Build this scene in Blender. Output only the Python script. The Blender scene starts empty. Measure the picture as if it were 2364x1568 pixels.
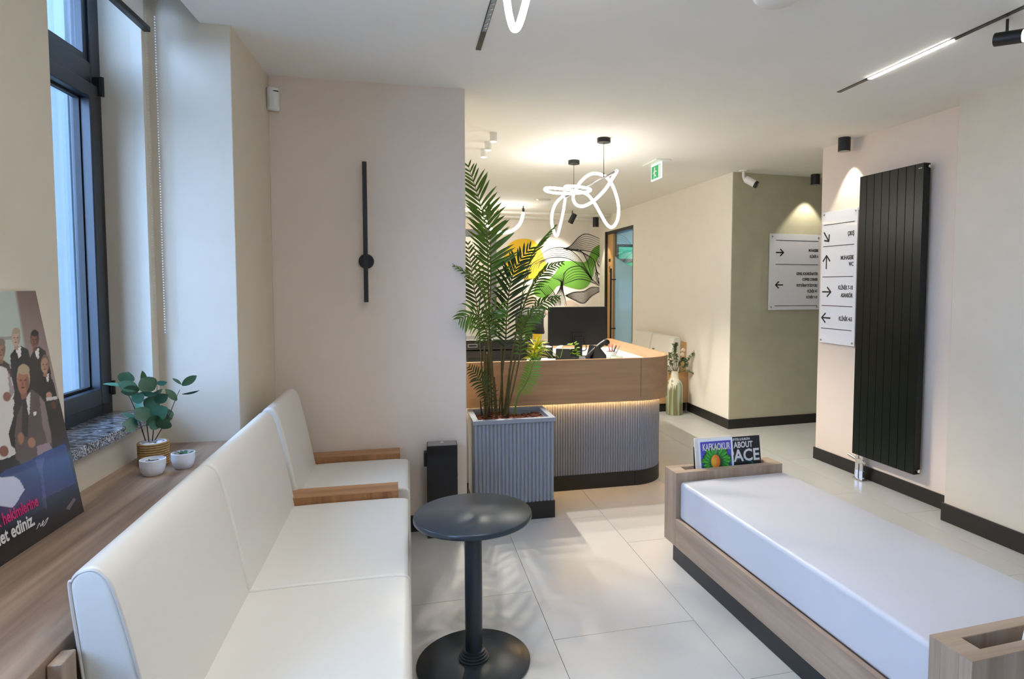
import bpy, bmesh, math, random
import numpy as np
from mathutils import Vector, Matrix
random.seed(7)
D = bpy.data
SC = bpy.context.scene
COL = SC.collection
R = math.radians
PI = math.pi

# ------------------------------------------------------------------ camera (solved from the photograph's straight lines)
FPX, CX, CY, PITCH, ROLL, YAW, HC = 1425.0, 1295.0, 739.0, R(3.20), R(0.16), R(-14.1), 1.5
def _ray(X, Yf, Z):
    xx = X*math.cos(ROLL) - Z*math.sin(ROLL); zu = X*math.sin(ROLL) + Z*math.cos(ROLL)
    y = Yf*math.cos(PITCH) + zu*math.sin(PITCH); z = -Yf*math.sin(PITCH) + zu*math.cos(PITCH)
    return Vector((xx*math.cos(YAW) - y*math.sin(YAW), xx*math.sin(YAW) + y*math.cos(YAW), z))
CAMP = Vector((0, 0, HC))
def at(px, py, z=None, Y=None, X=None, p=None, n=None):
    """real-world point where the sight line of a photo pixel meets a known real plane"""
    d = _ray((px-CX)/FPX, 1.0, -(py-CY)/FPX)
    if z is not None: t = (z-HC)/d.z
    elif Y is not None: t = Y/d.y
    elif X is not None: t = X/d.x
    else: t = Vector(n).dot(Vector(p)-CAMP)/Vector(n).dot(d)
    return CAMP + d*t
_r, _u, _f = _ray(1, 0, 0), _ray(0, 0, 1), _ray(0, 1, 0)
def topx(P):
    q = Vector(P)-CAMP
    return CX + FPX*q.dot(_r)/q.dot(_f), CY - FPX*q.dot(_u)/q.dot(_f)
cam = D.objects.new('camera', D.cameras.new('camera')); COL.objects.link(cam)
cam.matrix_world = Matrix(((_r.x, _u.x, -_f.x, 0), (_r.y, _u.y, -_f.y, 0), (_r.z, _u.z, -_f.z, HC), (0, 0, 0, 1)))
cam.data.sensor_width = 36; cam.data.sensor_fit = 'HORIZONTAL'
cam.data.lens = FPX/2364*36
cam.data.shift_x = (1182-CX)/2364; cam.data.shift_y = (CY-784)/2364
cam.data.clip_start = 0.05
SC.camera = cam

# ------------------------------------------------------------------ sky and exposure
W = D.worlds.new('sky'); SC.world = W; W.use_nodes = True
nt = W.node_tree; bg = nt.nodes['Background']
bg.inputs[0].default_value = (0.44, 0.63, 1.0, 1); bg.inputs[1].default_value = 15.5
SC.view_settings.view_transform = 'Standard'; SC.view_settings.look = 'None'
SC.view_settings.gamma = 1; SC.view_settings.use_curve_mapping = False
SC.view_settings.exposure = 0.68
SC.cycles.max_bounces = 10; SC.cycles.diffuse_bounces = 6; SC.cycles.glossy_bounces = 4
SC.cycles.transmission_bounces = 8; SC.cycles.transparent_max_bounces = 12
SC.cycles.caustics_reflective = False; SC.cycles.caustics_refractive = False
SC.cycles.sample_clamp_indirect = 6.0
SC.cycles.use_denoising = True

# ------------------------------------------------------------------ materials
def lin(c): return tuple((v/255/12.92 if v/255 <= .04045 else ((v/255+.055)/1.055)**2.4) for v in c)
MATS = {}
def mat(name, rgb=(200, 200, 200), rough=.5, metal=0, noise=0, nscale=8, bump=0, bscale=60, emit=None, es=0, spec=.5, coat=0, sheen=0, trans=0):
    m = D.materials.new(name); m.use_nodes = True; t = m.node_tree; b = t.nodes['Principled BSDF']; L = t.links
    c = lin(rgb); b.inputs['Base Color'].default_value = (*c, 1)
    b.inputs['Roughness'].default_value = rough; b.inputs['Metallic'].default_value = metal
    b.inputs['Specular IOR Level'].default_value = spec; b.inputs['Coat Weight'].default_value = coat
    if sheen: b.inputs['Sheen Weight'].default_value = sheen
    if trans: b.inputs['Transmission Weight'].default_value = trans
    tc = t.nodes.new('ShaderNodeTexCoord')
    if noise:
        n = t.nodes.new('ShaderNodeTexNoise'); n.inputs['Scale'].default_value = nscale; n.inputs['Detail'].default_value = 6
        L.new(tc.outputs['Object'], n.inputs['Vector'])
        r = t.nodes.new('ShaderNodeValToRGB')
        r.color_ramp.elements[0].position = .3; r.color_ramp.elements[1].position = .7
        r.color_ramp.elements[0].color = (*[v*(1-noise) for v in c], 1); r.color_ramp.elements[1].color = (*[min(1, v*(1+noise)) for v in c], 1)
        L.new(n.outputs['Fac'], r.inputs[0]); L.new(r.outputs[0], b.inputs['Base Color'])
    if bump:
        n2 = t.nodes.new('ShaderNodeTexNoise'); n2.inputs['Scale'].default_value = bscale; n2.inputs['Detail'].default_value = 3
        L.new(tc.outputs['Object'], n2.inputs['Vector'])
        bp = t.nodes.new('ShaderNodeBump'); bp.inputs['Strength'].default_value = bump; bp.inputs['Distance'].default_value = .004
        L.new(n2.outputs['Fac'], bp.inputs['Height']); L.new(bp.outputs[0], b.inputs['Normal'])
    if emit:
        b.inputs['Emission Color'].default_value = (*lin(emit), 1); b.inputs['Emission Strength'].default_value = es
    MATS[name] = m; return m
def wood(name, light, dark, axis='Y', rough=.45, fine=1.0, knots=True):
    m = D.materials.new(name); m.use_nodes = True; t = m.node_tree; b = t.nodes['Principled BSDF']; L = t.links
    tc = t.nodes.new('ShaderNodeTexCoord'); mp = t.nodes.new('ShaderNodeMapping')
    s = {'X': (1.2, 22, 22), 'Y': (22, 1.2, 22), 'Z': (22, 22, 1.2)}[axis]
    mp.inputs['Scale'].default_value = [v*fine for v in s]; L.new(tc.outputs['Object'], mp.inputs[0])
    n = t.nodes.new('ShaderNodeTexNoise'); n.inputs['Scale'].default_value = 1.0; n.inputs['Detail'].default_value = 8; n.inputs['Roughness'].default_value = .62; n.inputs['Distortion'].default_value = .8
    L.new(mp.outputs[0], n.inputs['Vector'])
    mp2 = t.nodes.new('ShaderNodeMapping'); mp2.inputs['Scale'].default_value = [v*fine*.22 for v in s]; L.new(tc.outputs['Object'], mp2.inputs[0])
    n2 = t.nodes.new('ShaderNodeTexNoise'); n2.inputs['Scale'].default_value = 1.0; n2.inputs['Detail'].default_value = 3; n2.inputs['Distortion'].default_value = 1.6
    L.new(mp2.outputs[0], n2.inputs['Vector'])
    mx = t.nodes.new('ShaderNodeMath'); mx.operation = 'ADD'; L.new(n.outputs['Fac'], mx.inputs[0]); L.new(n2.outputs['Fac'], mx.inputs[1])
    r = t.nodes.new('ShaderNodeValToRGB'); e = r.color_ramp.elements
    e[0].position = .36; e[0].color = (*lin(dark), 1); e[1].position = .62; e[1].color = (*lin(light), 1)
    md = t.nodes.new('ShaderNodeMath'); md.operation = 'MULTIPLY'; md.inputs[1].default_value = .5; L.new(mx.outputs[0], md.inputs[0])
    L.new(md.outputs[0], r.inputs[0]); L.new(r.outputs[0], b.inputs['Base Color'])
    b.inputs['Roughness'].default_value = rough
    bp = t.nodes.new('ShaderNodeBump'); bp.inputs['Strength'].default_value = .12; bp.inputs['Distance'].default_value = .002
    L.new(n.outputs['Fac'], bp.inputs['Height']); L.new(bp.outputs[0], b.inputs['Normal'])
    MATS[name] = m; return m
def paneglass(name, tint, refl=.08, haze=None, hz=0, rough=.02):
    m = D.materials.new(name); m.use_nodes = True; t = m.node_tree; L = t.links
    for n in list(t.nodes): t.nodes.remove(n)
    o = t.nodes.new('ShaderNodeOutputMaterial'); tr = t.nodes.new('ShaderNodeBsdfTransparent'); tr.inputs[0].default_value = (*lin(tint), 1)
    gl = t.nodes.new('ShaderNodeBsdfGlossy'); gl.inputs['Roughness'].default_value = rough
    fr = t.nodes.new('ShaderNodeLayerWeight'); fr.inputs[0].default_value = .35
    ma = t.nodes.new('ShaderNodeMath'); ma.operation = 'MULTIPLY_ADD'; ma.inputs[1].default_value = .45; ma.inputs[2].default_value = refl*.4
    L.new(fr.outputs['Facing'], ma.inputs[0])
    mx = t.nodes.new('ShaderNodeMixShader'); L.new(ma.outputs[0], mx.inputs[0]); L.new(tr.outputs[0], mx.inputs[1]); L.new(gl.outputs[0], mx.inputs[2])
    last = mx
    if haze:
        df = t.nodes.new('ShaderNodeBsdfDiffuse'); df.inputs[0].default_value = (*lin(haze), 1)
        tl = t.nodes.new('ShaderNodeBsdfTranslucent'); tl.inputs[0].default_value = (*lin(haze), 1)
        m1 = t.nodes.new('ShaderNodeMixShader'); m1.inputs[0].default_value = .55; L.new(df.outputs[0], m1.inputs[1]); L.new(tl.outputs[0], m1.inputs[2])
        m2 = t.nodes.new('ShaderNodeMixShader'); m2.inputs[0].default_value = hz; L.new(mx.outputs[0], m2.inputs[1]); L.new(m1.outputs[0], m2.inputs[2]); last = m2
    L.new(last.outputs[0], o.inputs[0]); MATS[name] = m; return m
def emitter(name, rgb, s):
    m = D.materials.new(name); m.use_nodes = True; t = m.node_tree
    for n in list(t.nodes): t.nodes.remove(n)
    o = t.nodes.new('ShaderNodeOutputMaterial'); e = t.nodes.new('ShaderNodeEmission'); e.inputs[0].default_value = (*lin(rgb), 1); e.inputs[1].default_value = s
    t.links.new(e.outputs[0], o.inputs[0]); MATS[name] = m; return m
def vcol(name, rough=.5, coat=0):
    m = D.materials.new(name); m.use_nodes = True; t = m.node_tree; b = t.nodes['Principled BSDF']
    a = t.nodes.new('ShaderNodeVertexColor'); a.layer_name = 'print'; t.links.new(a.outputs[0], b.inputs['Base Color'])
    b.inputs['Roughness'].default_value = rough; b.inputs['Coat Weight'].default_value = coat
    MATS[name] = m; return m

mat('ceiling', (236, 234, 228), .85, noise=.012, nscale=3)
mat('paint_pink', (226, 211, 196), .75, noise=.015, nscale=5, bump=.08, bscale=250)
mat('paint_greige', (214, 203, 184), .75, noise=.02, nscale=5, bump=.08, bscale=250)
mat('paint_cream', (238, 233, 223), .75, noise=.012, nscale=5, bump=.08, bscale=250)
mat('paint_olive', (192, 187, 158), .8, noise=.05, nscale=6, bump=.1, bscale=200)
mat('paint_white', (236, 232, 226), .7, noise=.01)
mat('mural_base', (236, 230, 220), .75, noise=.01)
mat('black_trim', (30, 29, 27), .45)
mat('black_metal', (24, 24, 25), .4)
mat('black_plastic', (13, 13, 14), .45)
mat('charcoal_frame', (25, 30, 38), .35)
mat('gasket', (8, 8, 9), .6)
mat('table_black', (42, 53, 61), .3, noise=.05, nscale=40)
mat('radiator', (14, 22, 19), .30, metal=0, spec=.32)
mat('slot_black', (6, 7, 7), .7)
mat('chrome', (225, 226, 228), .12, metal=1)
mat('steel', (170, 170, 170), .3, metal=1)
mat('leather_cream', (218, 216, 208), .42, bump=.10, bscale=350, noise=.012, nscale=3)
mat('leather_white', (204, 204, 208), .42, bump=.08, bscale=350, noise=.01, nscale=3)
mat('piping', (205, 198, 190), .5)
mat('flute_grey', (140, 146, 156), .5, noise=.02)
mat('white_plastic', (232, 232, 230), .35)
mat('grey_plastic', (120, 122, 124), .4)
mat('dark_grey_mesh', (45, 46, 49), .7, bump=.3, bscale=500)
mat('acrylic', (240, 242, 244), .12, coat=.3)
mat('ink', (14, 14, 15), .5)
mat('ceramic_white', (226, 230, 236), .3)
mat('rope', (160, 128, 80), .85, noise=.25, nscale=90, bump=.5, bscale=220)
mat('soil', (52, 36, 26), .95, noise=.5, nscale=90, bump=1, bscale=120)
mat('mulch', (110, 62, 44), .95, noise=.4, nscale=60, bump=.6, bscale=120)
mat('leaf_euc', (54, 94, 70), .42, noise=.2, nscale=2)
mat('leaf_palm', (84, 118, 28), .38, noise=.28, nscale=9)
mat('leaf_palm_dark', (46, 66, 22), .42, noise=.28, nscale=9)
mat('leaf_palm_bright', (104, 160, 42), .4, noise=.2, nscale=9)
mat('cane', (84, 74, 38), .6, noise=.3, nscale=40)
mat('stem_dark', (50, 36, 34), .6)
mat('leaf_yellow', (196, 190, 50), .45, noise=.4, nscale=30)
mat('leaf_lime', (120, 160, 30), .45, noise=.3, nscale=30)
mat('leaf_sage', (136, 150, 112), .6, noise=.2, nscale=30)
mat('petal', (240, 226, 206), .6)
mat('petal_peach', (226, 190, 130), .6)
mat('paper', (232, 228, 218), .7)
mat('red_cover', (120, 10, 24), .4)
mat('mural_yellow', (240, 196, 44), .7)
mat('mural_green', (104, 160, 56), .7)
mat('mural_beige', (222, 200, 184), .7)
mat('pink_ink', (196, 40, 110), .5)
mat('white_ink', (214, 214, 214), .5)
mat('plastic_pink', (226, 130, 140), .4)
mat('plastic_red', (190, 50, 40), .4)
mat('frosted_plastic', (214, 222, 208), .35)
mat('sign_green', (20, 150, 96), .4, emit=(20, 160, 100), es=.25)
mat('sign_white', (230, 250, 245), .4, emit=(225, 255, 248), es=.35)
mat('lens_grey', (150, 160, 165), .25)
mat('tile', (190, 191, 189), .33, noise=.035, nscale=2.2, bump=.03, bscale=30)
mat('grout', (150, 146, 136), .9)
mat('outside_ground', (150, 150, 148), .9)
mat('outside_panel', (84, 94, 98), .6)
mat('outside_white', (240, 240, 240), .7)
mat('foliage_far', (90, 140, 80), .9, noise=.4, nscale=3)
mat('cabinet_grey', (112, 116, 120), .5)
wood('wood_oak_x', (182, 160, 138), (146, 122, 102), 'X')
wood('wood_oak_y', (182, 160, 138), (146, 122, 102), 'Y')
wood('wood_oak_z', (182, 160, 138), (146, 122, 102), 'Z')
wood('wood_counter', (166, 142, 120), (116, 94, 78), 'Y')
wood('wood_desk', (184, 146, 106), (164, 130, 98), 'X', fine=1.6)
wood('wood_desk_y', (180, 146, 112), (164, 130, 98), 'Y', fine=1.6)
wood('wood_arm', (186, 140, 96), (142, 100, 64), 'X')
wood('wood_arm_side', (176, 126, 80), (130, 86, 50), 'Z')
wood('wood_door', (206, 164, 112), (186, 142, 94), 'Z', fine=.7)
paneglass('pane', (236, 244, 250), .08)
paneglass('pane_clear', (196, 222, 228), .06)
paneglass('pane_frost', (170, 190, 192), .05, haze=(186, 206, 208), hz=.82)
emitter('tube_white', (255, 249, 240), 12.0)
emitter('tube_arc', (255, 249, 240), 24.0)
emitter('tube_front', (255, 250, 244), 12.0)
emitter('strip_warm', (255, 206, 130), 60.0)
emitter('cove_warm', (255, 226, 176), 22.0)
emitter('linear_white', (255, 250, 240), 18.0)
emitter('lamp_face', (255, 246, 230), 10.0)
emitter('led_face', (255, 250, 240), 22.0)
def granite():
    m = mat('granite', (60, 64, 74), .16, coat=.2); t = m.node_tree; L = t.links; b = t.nodes['Principled BSDF']
    tc = t.nodes.new('ShaderNodeTexCoord'); mp = t.nodes.new('ShaderNodeMapping'); mp.inputs['Rotation'].default_value = (0, 0, .6); mp.inputs['Scale'].default_value = (9, 40, 40)
    L.new(tc.outputs['Object'], mp.inputs[0]); n = t.nodes.new('ShaderNodeTexNoise'); n.inputs['Scale'].default_value = 1.6; n.inputs['Detail'].default_value = 9; n.inputs['Distortion'].default_value = 2.2
    L.new(mp.outputs[0], n.inputs['Vector']); r = t.nodes.new('ShaderNodeValToRGB'); e = r.color_ramp.elements
    e[0].position = .42; e[0].color = (*lin((26, 28, 34)), 1); e[1].position = .66; e[1].color = (*lin((196, 200, 208)), 1)
    L.new(n.outputs['Fac'], r.inputs[0]); L.new(r.outputs[0], b.inputs['Base Color'])
granite()
def vase_glaze():
    m = mat('vase_glaze', (200, 198, 182), .14, coat=.5); t = m.node_tree; L = t.links; b = t.nodes['Principled BSDF']
    tc = t.nodes.new('ShaderNodeTexCoord'); sp = t.nodes.new('ShaderNodeSeparateXYZ'); L.new(tc.outputs['Object'], sp.inputs[0])
    mp = t.nodes.new('ShaderNodeMapping'); mp.inputs['Scale'].default_value = (22, 22, 1.2); L.new(tc.outputs['Object'], mp.inputs[0])
    n = t.nodes.new('ShaderNodeTexNoise'); n.inputs['Scale'].default_value = 1.3; n.inputs['Detail'].default_value = 2; L.new(mp.outputs[0], n.inputs['Vector'])
    a = t.nodes.new('ShaderNodeMath'); a.operation = 'MULTIPLY_ADD'; a.inputs[1].default_value = .55; a.inputs[2].default_value = .08; L.new(n.outputs['Fac'], a.inputs[0])
    s = t.nodes.new('ShaderNodeMath'); s.operation = 'SUBTRACT'; L.new(sp.outputs['Z'], s.inputs[0]); L.new(a.outputs[0], s.inputs[1])
    r = t.nodes.new('ShaderNodeValToRGB'); e = r.color_ramp.elements; e[0].position = .49; e[1].position = .52
    o = t.nodes.new('ShaderNodeMath'); o.operation = 'ADD'; o.inputs[1].default_value = .5; L.new(s.outputs[0], o.inputs[0]); L.new(o.outputs[0], r.inputs[0])
    g = t.nodes.new('ShaderNodeTexNoise'); g.inputs['Scale'].default_value = .9; L.new(mp.outputs[0], g.inputs['Vector'])
    gr = t.nodes.new('ShaderNodeValToRGB'); ge = gr.color_ramp.elements; ge[0].position = .45; ge[0].color = (*lin((122, 118, 76)), 1); ge[1].position = .56; ge[1].color = (*lin((160, 176, 152)), 1)
    L.new(g.outputs['Fac'], gr.inputs[0])
    mx = t.nodes.new('ShaderNodeMix'); mx.data_type = 'RGBA'; L.new(r.outputs[0], mx.inputs['Factor']); L.new(gr.outputs[0], mx.inputs['A']); mx.inputs['B'].default_value = (*lin((222, 218, 200)), 1)
    L.new(mx.outputs['Result'], b.inputs['Base Color'])
vase_glaze()
vcol('print_board', .22, .3); vcol('print_paper', .35, .1)

# ------------------------------------------------------------------ mesh helpers
class MB:
    def __init__(s): s.v = []; s.f = []
    def add(s, vs, fs):
        o = len(s.v); s.v += [tuple(v) for v in vs]; s.f += [tuple(i+o for i in f) for f in fs]; return s
    def box(s, x0, x1, y0, y1, z0, z1):
        return s.add([(x0,y0,z0),(x1,y0,z0),(x1,y1,z0),(x0,y1,z0),(x0,y0,z1),(x1,y0,z1),(x1,y1,z1),(x0,y1,z1)],
                     [(0,3,2,1),(4,5,6,7),(0,1,5,4),(1,2,6,5),(2,3,7,6),(3,0,4,7)])
    def prism(s, poly, z0, z1):           # poly in XY, counter-clockwise
        n = len(poly); vs = [(x,y,z0) for x,y in poly]+[(x,y,z1) for x,y in poly]
        return s.add(vs, [tuple(range(n-1,-1,-1)), tuple(range(n,2*n))]+[(i,(i+1)%n,n+(i+1)%n,n+i) for i in range(n)])
    def prismY(s, poly, y0, y1):          # poly in XZ
        n = len(poly); vs = [(x,y0,z) for x,z in poly]+[(x,y1,z) for x,z in poly]
        return s.add(vs, [tuple(range(n)), tuple(range(2*n-1,n-1,-1))]+[(i,n+i,n+(i+1)%n,(i+1)%n) for i in range(n)])
    def prismX(s, poly, x0, x1):          # poly in YZ
        n = len(poly); vs = [(x0,y,z) for y,z in poly]+[(x1,y,z) for y,z in poly]
        return s.add(vs, [tuple(range(n-1,-1,-1)), tuple(range(n,2*n))]+[(i,(i+1)%n,n+(i+1)%n,n+i) for i in range(n)])
    def cyl(s, p0, p1, r0, r1=None, n=16):
        return s.tube([p0, p1], [r0, r0 if r1 is None else r1], n)
    def tube(s, path, r, n=8, cap=True, closed=False):
        path = [Vector(p) for p in path]; m = len(path)
        rs = r if isinstance(r, (list, tuple)) else [r]*m
        o = len(s.v); prev = None
        for i, p in enumerate(path):
            if closed: t = path[(i+1) % m]-path[i-1]
            else: t = (path[min(i+1, m-1)]-path[max(i-1, 0)])
            t = t.normalized() if t.length else Vector((0, 0, 1))
            if prev is None:
                a = Vector((0, 0, 1)) if abs(t.z) < .9 else Vector((1, 0, 0)); u = t.cross(a).normalized()
            else:
                u = (prev - t*prev.dot(t)); u = u.normalized() if u.length > 1e-6 else t.orthogonal().normalized()
            prev = u; w = t.cross(u)
            for k in range(n):
                an = 2*PI*k/n; s.v.append(tuple(p+(u*math.cos(an)+w*math.sin(an))*rs[i]))
        for i in range(m if closed else m-1):
            j = (i+1) % m
            for k in range(n):
                k2 = (k+1) % n; s.f.append((o+i*n+k, o+i*n+k2, o+j*n+k2, o+j*n+k))
        if cap and not closed:
            s.f.append(tuple(o+k for k in range(n-1, -1, -1))); s.f.append(tuple(o+(m-1)*n+k for k in range(n)))
        return s
    def lathe(s, prof, c=(0, 0, 0), n=32, sx=1, sy=1):
        o = len(s.v); m = len(prof)
        for r, z in prof:
            for k in range(n):
                a = 2*PI*k/n; s.v.append((c[0]+r*math.cos(a)*sx, c[1]+r*math.sin(a)*sy, c[2]+z))
        for i in range(m-1):
            for k in range(n):
                k2 = (k+1) % n; s.f.append((o+i*n+k, o+i*n+k2, o+(i+1)*n+k2, o+(i+1)*n+k))
        s.f.append(tuple(o+k for k in range(n-1, -1, -1))); s.f.append(tuple(o+(m-1)*n+k for k in range(n)))
        return s
    def quad(s, a, b, c, d): return s.add([a, b, c, d], [(0, 1, 2, 3)])
    def poly(s, pts): return s.add(pts, [tuple(range(len(pts)))])
    def ball(s, c, r, n=10, sz=1):
        pr = [(max(1e-4, r*math.sin(PI*i/n)), -r*sz*math.cos(PI*i/n)) for i in range(n+1)]
        return s.lathe(pr, c, n+4)
    def mesh(s, name, m=None, smooth=False, ang=40):
        me = D.meshes.new(name); me.from_pydata(s.v, [], s.f)
        b = bmesh.new(); b.from_mesh(me); bmesh.ops.recalc_face_normals(b, faces=b.faces); b.to_mesh(me); b.free(); me.update()
        if m: me.materials.append(MATS[m])
        if smooth:
            me.polygons.foreach_set('use_smooth', [True]*len(me.polygons)); me.set_sharp_from_angle(angle=R(ang))
        return me
def obj(name, mesh, parent=None, loc=(0, 0, 0), rot=(0, 0, 0), bevel=0, seg=2):
    o = D.objects.new(name, mesh); COL.objects.link(o); o.location = loc; o.rotation_euler = rot
    if parent: o.parent = parent
    if bevel:
        b = o.modifiers.new('bevel', 'BEVEL'); b.width = bevel; b.segments = seg; b.limit_method = 'ANGLE'; b.angle_limit = R(35)
        for p in mesh.polygons: p.use_smooth = True
        if seg >= 2:
            b.harden_normals = True
    return o
def tag(o, label, cat, group=None):
    o['label'] = label; o['category'] = cat
    if group: o['group'] = group
    return o
def thing(name, label, cat, loc=(0, 0, 0), rz=0, group=None, rot=None):
    o = D.objects.new(name, None); COL.objects.link(o); o.empty_display_size = .05
    o.location = loc; o.rotation_euler = rot or (0, 0, rz); return tag(o, label, cat, group)
def part(name, mb, m, parent, bevel=0, seg=2, smooth=False, loc=(0, 0, 0), rot=(0, 0, 0), label=None, ang=40):
    o = obj(name, mb.mesh(name, m, smooth, ang), parent, loc, rot, bevel, seg)
    if label: o['label'] = label
    return o
def single(name, mb, m, label, cat, loc=(0, 0, 0), rz=0, group=None, bevel=0, seg=2, smooth=False, rot=None, ang=40):
    o = obj(name, mb.mesh(name, m, smooth, ang), None, loc, rot or (0, 0, rz), bevel, seg); return tag(o, label, cat, group)
def struct(name, mb, m, parent=None, bevel=0, rz=0, loc=(0, 0, 0), smooth=False):
    o = obj(name, mb.mesh(name, m, smooth), parent, loc, (0, 0, rz), bevel)
    if not parent: o['kind'] = 'structure'
    return o
def structroot(name, loc=(0, 0, 0), rz=0):
    o = D.objects.new(name, None); COL.objects.link(o); o.location = loc; o.rotation_euler = (0, 0, rz); o['kind'] = 'structure'; return o
def clone(o, parent=None, **kw):
    c = o.copy(); COL.objects.link(c)
    if parent: c.parent = parent
    for k, v in kw.items(): setattr(c, k, v)
    return c
def clone_tree(o, parent=None, **kw):
    c = clone(o, parent, **kw)
    for ch in o.children: clone_tree(ch, c)
    return c
def text(name, s, size, m, parent, loc, rot=(PI/2, 0, 0), align='LEFT', bold=0, ext=.0006, sx=1):
    cu = D.curves.new(name, 'FONT'); cu.body = s; cu.size = size; cu.align_x = align; cu.extrude = ext; cu.offset = bold; cu.resolution_u = 3
    t = D.objects.new('tmp', cu); COL.objects.link(t)
    bpy.context.view_layer.update()
    me = D.meshes.new_from_object(t.evaluated_get(bpy.context.evaluated_depsgraph_get())); me.name = name
    D.objects.remove(t); D.curves.remove(cu)
    me.materials.clear(); me.materials.append(MATS[m])
    o = obj(name, me, parent, loc, rot); o.scale = (sx, 1, 1); return o
def lamp(kind, name, parent, loc, energy, rgb=(255, 240, 215), size=.05, spot=None, blend=.5, rot=(0, 0, 0)):
    l = D.lights.new(name, kind); l.energy = energy; l.color = lin(rgb)
    if kind in ('POINT', 'SPOT'): l.shadow_soft_size = size
    if kind == 'SPOT': l.spot_size = R(spot); l.spot_blend = blend
    if kind == 'AREA': l.size = size
    o = D.objects.new(name, l); COL.objects.link(o); o.location = loc; o.rotation_euler = rot
    if parent: o.parent = parent
    return o
def aim(frm, to): return (Vector(to)-Vector(frm)).to_track_quat('-Z', 'Y').to_euler()
def bez(pts, n=8):
    """smooth curve through points (Catmull-Rom)"""
    P = [Vector(p) for p in pts]; P = [P[0]*2-P[1]]+P+[P[-1]*2-P[-2]]; out = []
    for i in range(1, len(P)-2):
        for k in range(n):
            t = k/n; a, b, c, d = P[i-1:i+3]
            out.append(.5*((2*b)+(c-a)*t+(2*a-5*b+4*c-d)*t*t+(3*b-a-3*c+d)*t**3))
    return out+[P[-2]]

# frames: S = window wall / lamp wall, turned 1.8 deg from the tile grid; B = long bench; RW = radiator wall
SZ, BZ, RZ = R(-1.8), R(2.4), R(1.9)
def fr(rz, x, y, z=0): return Vector((x*math.cos(rz)-y*math.sin(rz), x*math.sin(rz)+y*math.cos(rz), z))
def S(x, y, z=0): return fr(SZ, x, y, z)
def S_inv(p): return fr(-SZ, p[0], p[1], p[2])
S_X, S_Y = fr(SZ, 1, 0), fr(SZ, 0, 1)
def atS(px, py, X=None, Y=None):
    if X is not None: return S_inv(at(px, py, p=S(X, 0), n=S_X))
    return S_inv(at(px, py, p=S(0, Y), n=S_Y))
CEIL = 2.67

# ================================================================== STRUCTURE
floor = struct('floor', MB().box(-3.8, 7.1, -2.7, 13.3, -.06, -.006), 'grout')
TX0, TW, TL = .592, .648, 1.296
nfull = MB().box(0, TW-.0025, 0, TL-.0025, -.012, 0).mesh('tile', 'tile')
col = 0
for i in range(-5, 8):
    x = TX0 + i*TW
    if x > 4.6 or x < -3.0: continue
    off = 2.467 + [0, -.432, .432][(i) % 3]
    for k in range(-5, 8):
        y = off + k*TL
        if y > 10.3 or y+TL < -2.6: continue
        if x+TW < -1.2 and y < 4: continue
        if x > 3.5 and not (4.0 < y+TL and y < 6.2): continue
        t = D.objects.new('tile', nfull); COL.objects.link(t); t.parent = floor; t.location = (x, y, 0)
struct('floor_passage', MB().box(3.42, 7.1, 6.3, 13.3, -.006, 0).box(5.12, 7.1, 4.0, 6.3, -.006, 0), 'tile')

cp = [S(-.98, -2.7), Vector((7.1, -2.7, 0)), Vector((7.1, 13.3, 0)), Vector((-3.8, 13.3, 0)), Vector((-3.8, 4.15, 0)), Vector((-1.2, 4.15, 0)), S(-.98, 3.9)]
ceiling = struct('ceiling', MB().prism([(p.x, p.y) for p in cp], CEIL, 2.95), 'ceiling')
struct('ceiling_pocket', MB().box(-1.6, -.9, -2.7, 3.3, 2.95, 3.05), 'ceiling', rz=SZ)

# window wall on the left: sill wall, head and piers round three openings
WZ0, WZ1 = .915, 2.90
OPEN = [(2.357, 3.046), (-.05, 1.10), (-2.2, -1.3)]
XF, XO = -1.19, -1.455
wl = MB().box(XO, XF, -2.7, 3.14, 0, WZ0).box(XO, XF, -2.7, 3.14, WZ1, 3.0)
ed = [-2.7]
for a, b in reversed(OPEN): ed += [a, b]
ed += [3.14]
for a, b in zip(ed[0::2], ed[1::2]):
    a2 = a - .0 ; 
    poly = [(XO, a), (XO, b), (-1.42, b+.002), (-1.235, b-.004 if b < 3.1 else b), (XF, b), (XF, a), (-1.235, a+.006), (-1.42, a-.012)]
    if a == -2.7: poly = [(XO, a), (XO, b), (-1.42, b), (XF, b), (XF, a)]
    wl.prism(poly[::-1], WZ0, WZ1)
struct('wall_left', wl, 'paint_greige', rz=SZ)
struct('wall_left_pier', MB().box(-1.455, -.856, 3.113, 3.995, 0, 2.95), 'paint_greige', rz=SZ, bevel=.004)
struct('wall_back', MB().box(-.857, .235, 3.795, 3.995, 0, 2.70), 'paint_pink', rz=SZ, bevel=.004)
struct('wall_partition', MB().box(-3.8, -1.4, 4.15, 4.3, 0, 2.7).box(-1.45, -.75, 4.0, 4.3, 0, 2.7), 'paint_cream')
struct('wall_reception', MB().box(-3.9, -3.6, 4.15, 10.6, 0, 2.7), 'paint_cream')
struct('wall_mural', MB().box(-3.8, 3.42, 10.3, 10.5, 0, 2.7), 'mural_base')
struct('wall_corridor', MB().box(3.275, 3.425, 5.802, 8.655, 0, 2.7).box(3.275, 3.425, 8.655, 9.975, 2.40, 2.7).box(3.275, 3.425, 9.975, 10.3, 0, 2.7), 'paint_cream')
struct('wall_end', MB().prism([(3.2755, 5.787), (7.1, 6.03), (7.1, 6.3), (3.43, 5.97), (3.43, 5.80), (3.2755, 5.7915)], 0, 2.7), 'paint_olive')
struct('wall_right', MB().box(3.603, 3.95, 3.0, 4.5, 0, 2.7), 'paint_pink', rz=RZ, bevel=.003)
struct('wall_right_step', MB().box(3.44, 3.95, -2.7, 3.062, 0, 2.7), 'paint_greige', rz=RZ, bevel=.003)
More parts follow.
